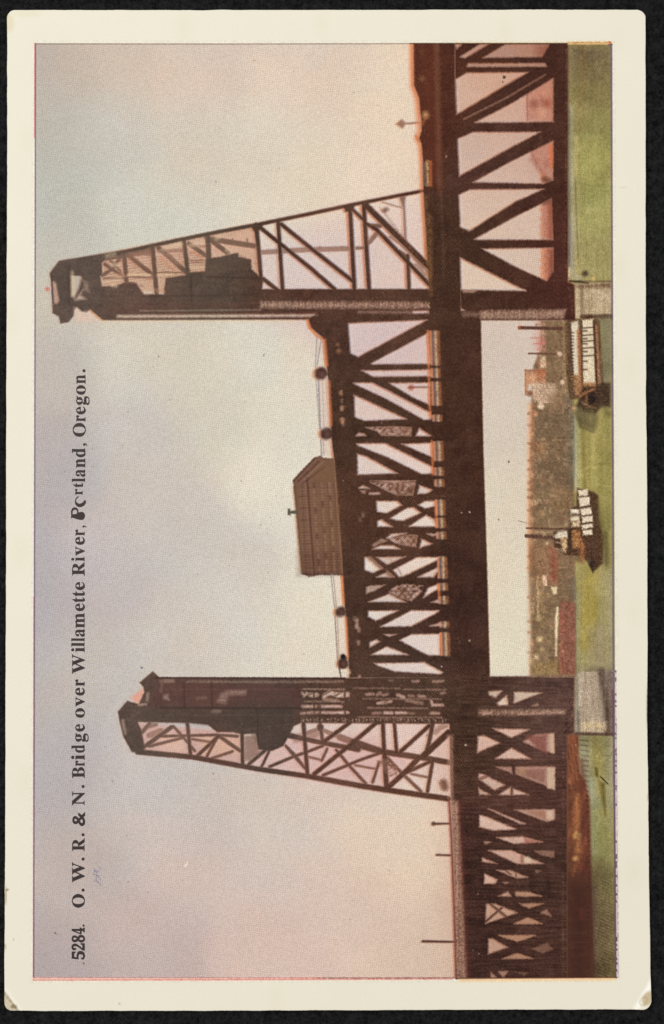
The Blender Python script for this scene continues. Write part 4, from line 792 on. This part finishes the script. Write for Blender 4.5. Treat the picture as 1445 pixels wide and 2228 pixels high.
for off, z in levels: R_.append((ring(off, z)[0], np.full(NO, z)))
for t in np.linspace(.03, 1, 40):
    k = out + (inner - out) * t; R_.append((k, np.full(NO, TH)))
for k, z in R_:
    x, y = k[:, 0], k[:, 1]; p = plane(x, y, TH); p[:, 2] = z + relief(x, y) * (z > TH * .3)
    VS.append(p); c = wear(x, y)
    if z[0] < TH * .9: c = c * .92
    KS2.append(np.concatenate([lin(c) / LIGHT, np.ones((NO, 1))], -1))
nr = len(R_); idx = np.arange(NO); nxt = (idx + 1) % NO
for r in range(nr - 1): FS.append(np.stack([r * NO + idx, r * NO + nxt, (r + 1) * NO + nxt, (r + 1) * NO + idx], -1))
VS = np.concatenate(VS); FS = np.concatenate(FS)
# the middle of the card under the picture, and its back
m0 = len(VS)
mid4 = plane(np.array([RX0, RX1, RX1, RX0]) * 1., np.array([RY0, RY0, RY1, RY1]) * 1., TH - .000004); back = plane(np.array([30, 1390, 1390, 30]) * 1., np.array([40, 40, 2180, 2180]) * 1., .00002)
VS = np.concatenate([VS, mid4, back]); FS = np.concatenate([FS, [[m0, m0 + 3, m0 + 2, m0 + 1], [m0 + 4, m0 + 5, m0 + 6, m0 + 7]]])
ci = np.concatenate([lin(np.array([236, 231, 214])) / LIGHT, [1]])
KK = np.concatenate(KS2 + [np.tile(ci, (8, 1))])
cs = mesh('card_stock', VS, FS, MAT_CARD, card, KK)
cs['label'] = 'cream card border with a creased lower left corner and a bruised lower right corner'
me = cs.data
me.polygons.foreach_set('use_smooth', [True] * len(me.polygons))
# ------------------------------------------------------------------ caption lettering
def glyph(ch):
    o = ord(ch)
    if 'A' <= ch <= 'Z': ch = chr(0x1D400 + o - 65)
    elif 'a' <= ch <= 'z': ch = chr(0x1D41A + o - 97)
    elif '0' <= ch <= '9': ch = chr(0x1D7CE + o - 48)
    cu = bpy.data.curves.new('glyph', 'FONT'); cu.body = ch; cu.resolution_u = 4; cu.offset = .022 if ch in '&' or 0x1D7CE <= ord(ch) else .009
    ob = bpy.data.objects.new('glyph', cu); COL.objects.link(ob); bpy.context.view_layer.update()
    me = ob.evaluated_get(bpy.context.evaluated_depsgraph_get()).to_mesh()
    v = np.array([q.co[:2] for q in me.vertices]); f = [tuple(p.vertices) for p in me.polygons]
    bpy.data.objects.remove(ob); bpy.data.curves.remove(cu)
    return v, f
CAP = 26.5
TXT = [('5',2088,2069,184,0),('2',2068,2052,184,0),('8',2051,2034,184,0),('4',2033,2018,184,0),('.',2016,2011.5,184,1),('O',1975,1945,184,0),('.',1940,1933.5,184,1),('W',1920,1876,184,0),('.',1872.5,1866,184,1),('R',1852,1823.5,184,0),('.',1819.5,1813,184,1),
 ('&',1797.5,1766,184.5,2),('N',1752.5,1721.5,184,0),('.',1714.5,1708,184,1),('B',1693,1669,184,0),('r',1667,1655,184,0),('i',1653.5,1642,184,0),('d',1638,1620.5,184,0),('g',1614.5,1595.5,184,0),('e',1592,1575,184,0),('o',1562,1540.5,184,0),('v',1537.5,1516.5,184,0),('e',1513.5,1496,184,0),('r',1493,1478,184,0),
 ('W',1466.5,1423.5,184,0),('i',1419,1408.5,184,0),('l',1407,1397.5,184,0),('l',1396,1387.5,184,0),('a',1385.5,1368,184,0),('m',1366.5,1334,184,0),('e',1330,1312.5,184,0),('t',1310.5,1299.5,184,0),('t',1297.5,1286,184,0),('e',1284,1266,184,0),('R',1252.5,1223,184,0),('i',1221.5,1212,184,0),('v',1209,1189,184,0),('e',1185.5,1168,184,0),('r',1165.5,1152,184,0),
 (',',1148,1143.5,184,3),('r',1077,1063.5,180,4),('t',1060.5,1050,181,4),('l',1049,1040,185,0),('a',1037.5,1021,185,0),('n',1017.5,997.5,185.3,0),('d',995,975,185.5,0),(',',970.5,964,185.5,3),('O',950.5,920,186,0),('r',917.5,903.5,186,0),('e',902,884.5,186,0),('g',881.5,862,186,0),('o',859,838,186,0),('n',835,815.5,186,0),('.',810,803.5,186,1)]
cache = {}; V, F = [], []
ZT = ZP + .000008
jr = random.Random(4)
def add(vx, vy, f):
    b = len(V)
    p = plane(np.array(vx, float), np.array(vy, float), ZT)
    V.extend(p.tolist()); F.extend([tuple(b + i for i in q) for q in f])
for ch, ya, yb, bl, mode in TXT:
    if mode == 1:                                # round full point
        n = 20; r = (ya - yb) / 2 + .2; cy = (ya + yb) / 2
        add([bl - r + .4 + r * math.cos(2 * PI * i / n) * (1 + .06 * math.sin(3 * i)) for i in range(n)], [cy - r * math.sin(2 * PI * i / n) for i in range(n)], [tuple(range(n))])
        continue
    if ch not in cache: cache[ch] = glyph(ch)
    v, f = cache[ch]; x0, x1 = v[:, 0].min(), v[:, 0].max()
    t = (v[:, 0] - x0) / (x1 - x0)
    sy = CAP / .675
    if '0' <= ch <= '9': sy = CAP / .70
    if mode == 3: sy = CAP / .675 * .9
    h = v[:, 1].copy()
    if ch in 'gi' or mode == 0: pass
    wob = np.sin(v[:, 0] * 31 + v[:, 1] * 17 + jr.random() * 6) * .22
    xx = bl - h * sy * (1.06 if ch.islower() and mode != 3 else 1) + wob
    if mode == 4: xx = np.minimum(bl, xx); xx = bl - (bl - xx) * .82
    yy = ya + (yb - ya) * t + wob
    if mode == 2:                                # ampersand: the bottom stroke thickened to match the serif letters
        pass
    add(xx, yy, f)
def blob(poly, holes=()):
    import mathutils
    from mathutils.geometry import tessellate_polygon
    pl = [[mathutils.Vector((x, -y, 0)) for x, y in poly]] + [[mathutils.Vector((x, -y, 0)) for x, y in h] for h in holes]
    flat = [p for q in pl for p in q]; tr = tessellate_polygon(pl)
    add([p.x for p in flat], [-p.y for p in flat], tr)
# the overprinted, blurred "Po" of the place name
blob([(154,1128),(155,1122),(154.5,1112),(157,1106),(162,1103.5),(167,1104.5),(170.5,1109),(171,1115),(174,1114),(179,1113.5),(183.5,1116),(185.5,1121),(184.5,1127),(181,1131),(175,1131.5),(168,1130),(161,1127.5),(157,1126.5)], [[(158,1119),(163,1118.5),(167,1118),(168,1113),(166,1109.5),(162,1109),(158.5,1112)]])
blob([(167,1081.5),(170.5,1080),(173,1080.5),(169.5,1083),(166.5,1086),(166,1091),(168.5,1094.5),(173,1096),(178,1094.5),(182,1091.5),(183,1088.5),(186,1088),(187.5,1091),(186.5,1096),(183,1100.5),(177,1103.5),(171,1103.5),(166,1100.5),(163.5,1096),(163.2,1090),(164.5,1085)])
M = plain('caption_ink', lin((50, 40, 40)), .5, .3, 4000, .12)
me = bpy.data.meshes.new('caption_lettering'); me.from_pydata(V, [], F); me.materials.append(M.m)
cl = bpy.data.objects.new('caption_lettering', me); COL.objects.link(cl); cl.parent = card
cl['label'] = 'black serif caption running up the left side of the picture'
# ------------------------------------------------------------------ black fabric under the card
FB = NT('black_fabric'); tc = FB.a('ShaderNodeTexCoord').outputs['Object']
fn = FB.math('MULTIPLY', FB.noise(tc, 900, 4, .7), FB.noise(tc, 2600, 3, .7))
ramp = FB.a('ShaderNodeValToRGB'); FB.l(fn, ramp.inputs[0])
ramp.color_ramp.elements[0].position = .12; ramp.color_ramp.elements[0].color = (.0006, .0006, .0007, 1)
ramp.color_ramp.elements[1].position = .42; ramp.color_ramp.elements[1].color = (.021, .021, .022, 1)
FB.l(ramp.outputs[0], FB.b.inputs['Base Color']); FB.b.inputs['Roughness'].default_value = 1; FB.b.inputs['Specular IOR Level'].default_value = .1
bp = FB.a('ShaderNodeBump'); bp.inputs['Strength'].default_value = .9; bp.inputs['Distance'].default_value = .0002; FB.l(fn, bp.inputs['Height']); FB.l(bp.outputs[0], FB.b.inputs['Normal'])
def sheet():
    xs = np.arange(-.075, .0751, .0002); ys = np.arange(-.105, .1051, .0003)
    X, Y = np.meshgrid(xs, ys)
    rb = np.random.RandomState(9)
    wob = np.interp(Y.ravel(), np.linspace(-.11, .11, 60), rb.randn(60) * .00006).reshape(X.shape)
    Z = .00016 * np.abs(np.sin((X + wob) * PI / .00085)) ** .7 + .00005 * np.sin(Y * 2 * PI / .0011 + 3 * np.sin(X * PI / .00085)) + rb.rand(*X.shape) * .00006
    Z += -.00036
    V = np.stack([X, Y, Z], -1).reshape(-1, 3); n = len(xs); m = len(ys)
    q = (np.arange(m - 1)[:, None] * n + np.arange(n - 1)[None, :]).ravel()
    keep = ~((np.abs(X[:-1, :-1].ravel()) < .038) & (np.abs(Y[:-1, :-1].ravel()) < .062))
    q = q[keep]
    return V, np.stack([q, q + 1, q + n + 1, q + n], -1)
V2, F2 = sheet()
u, inv = np.unique(F2.ravel(), return_inverse=True)
fab = mesh('fabric', V2[u], inv.reshape(F2.shape), FB.m)
fab['kind'] = 'structure'; fab['label'] = 'black ribbed fabric the postcard lies on'; 
# wide plain cloth around and beneath
wv = [(-.4, -.4, -.0006), (.4, -.4, -.0006), (.4, .4, -.0006), (-.4, .4, -.0006)]
wd = mesh('fabric_underlay', wv, [[0, 1, 2, 3]], FB.m); wd['kind'] = 'structure'; wd['label'] = 'black fabric stretching out around the postcard'
# loose fibres and lint standing on the cloth
fr = np.random.RandomState(12); FV, FF = [], []
def fibre(x, y, ang, ln, wdt, zt):
    b = len(FV); bend = fr.randn() * .6
    for k in range(4):
        t = k / 3.; a = ang + bend * t; x2 = x + math.cos(a) * ln * t; y2 = y + math.sin(a) * ln * t; z = -.0002 + zt * math.sin(PI * t)
        nx_, ny_ = -math.sin(a) * wdt, math.cos(a) * wdt
        FV.append((x2 + nx_, y2 + ny_, z)); FV.append((x2 - nx_, y2 - ny_, z))
    for k in range(3): FF.append((b + 2 * k, b + 2 * k + 1, b + 2 * k + 3, b + 2 * k + 2))
for _ in range(9000):
    s_ = fr.randint(4)
    if s_ < 2: x, y = (fr.uniform(.0445, .0485) if s_ else fr.uniform(-.0485, -.0455)), fr.uniform(-.073, .073)
    else: x, y = fr.uniform(-.048, .048), (fr.uniform(-.0740, -.0705) if s_ == 2 else fr.uniform(.0695, .0735))
    if abs(x) < .0449 and abs(y) < .0700: continue
    fibre(x, y, fr.uniform(0, 2 * PI), fr.uniform(.0002, .0006), .000012, fr.uniform(.00005, .00022))
fm = plain('fibre', (.028, .028, .029), 1, .1, 800, .5)
fo = mesh('fibres', FV, FF, fm.m, fab); fo['kind'] = 'stuff'; fo['label'] = 'short dark fibres standing up from the fabric'
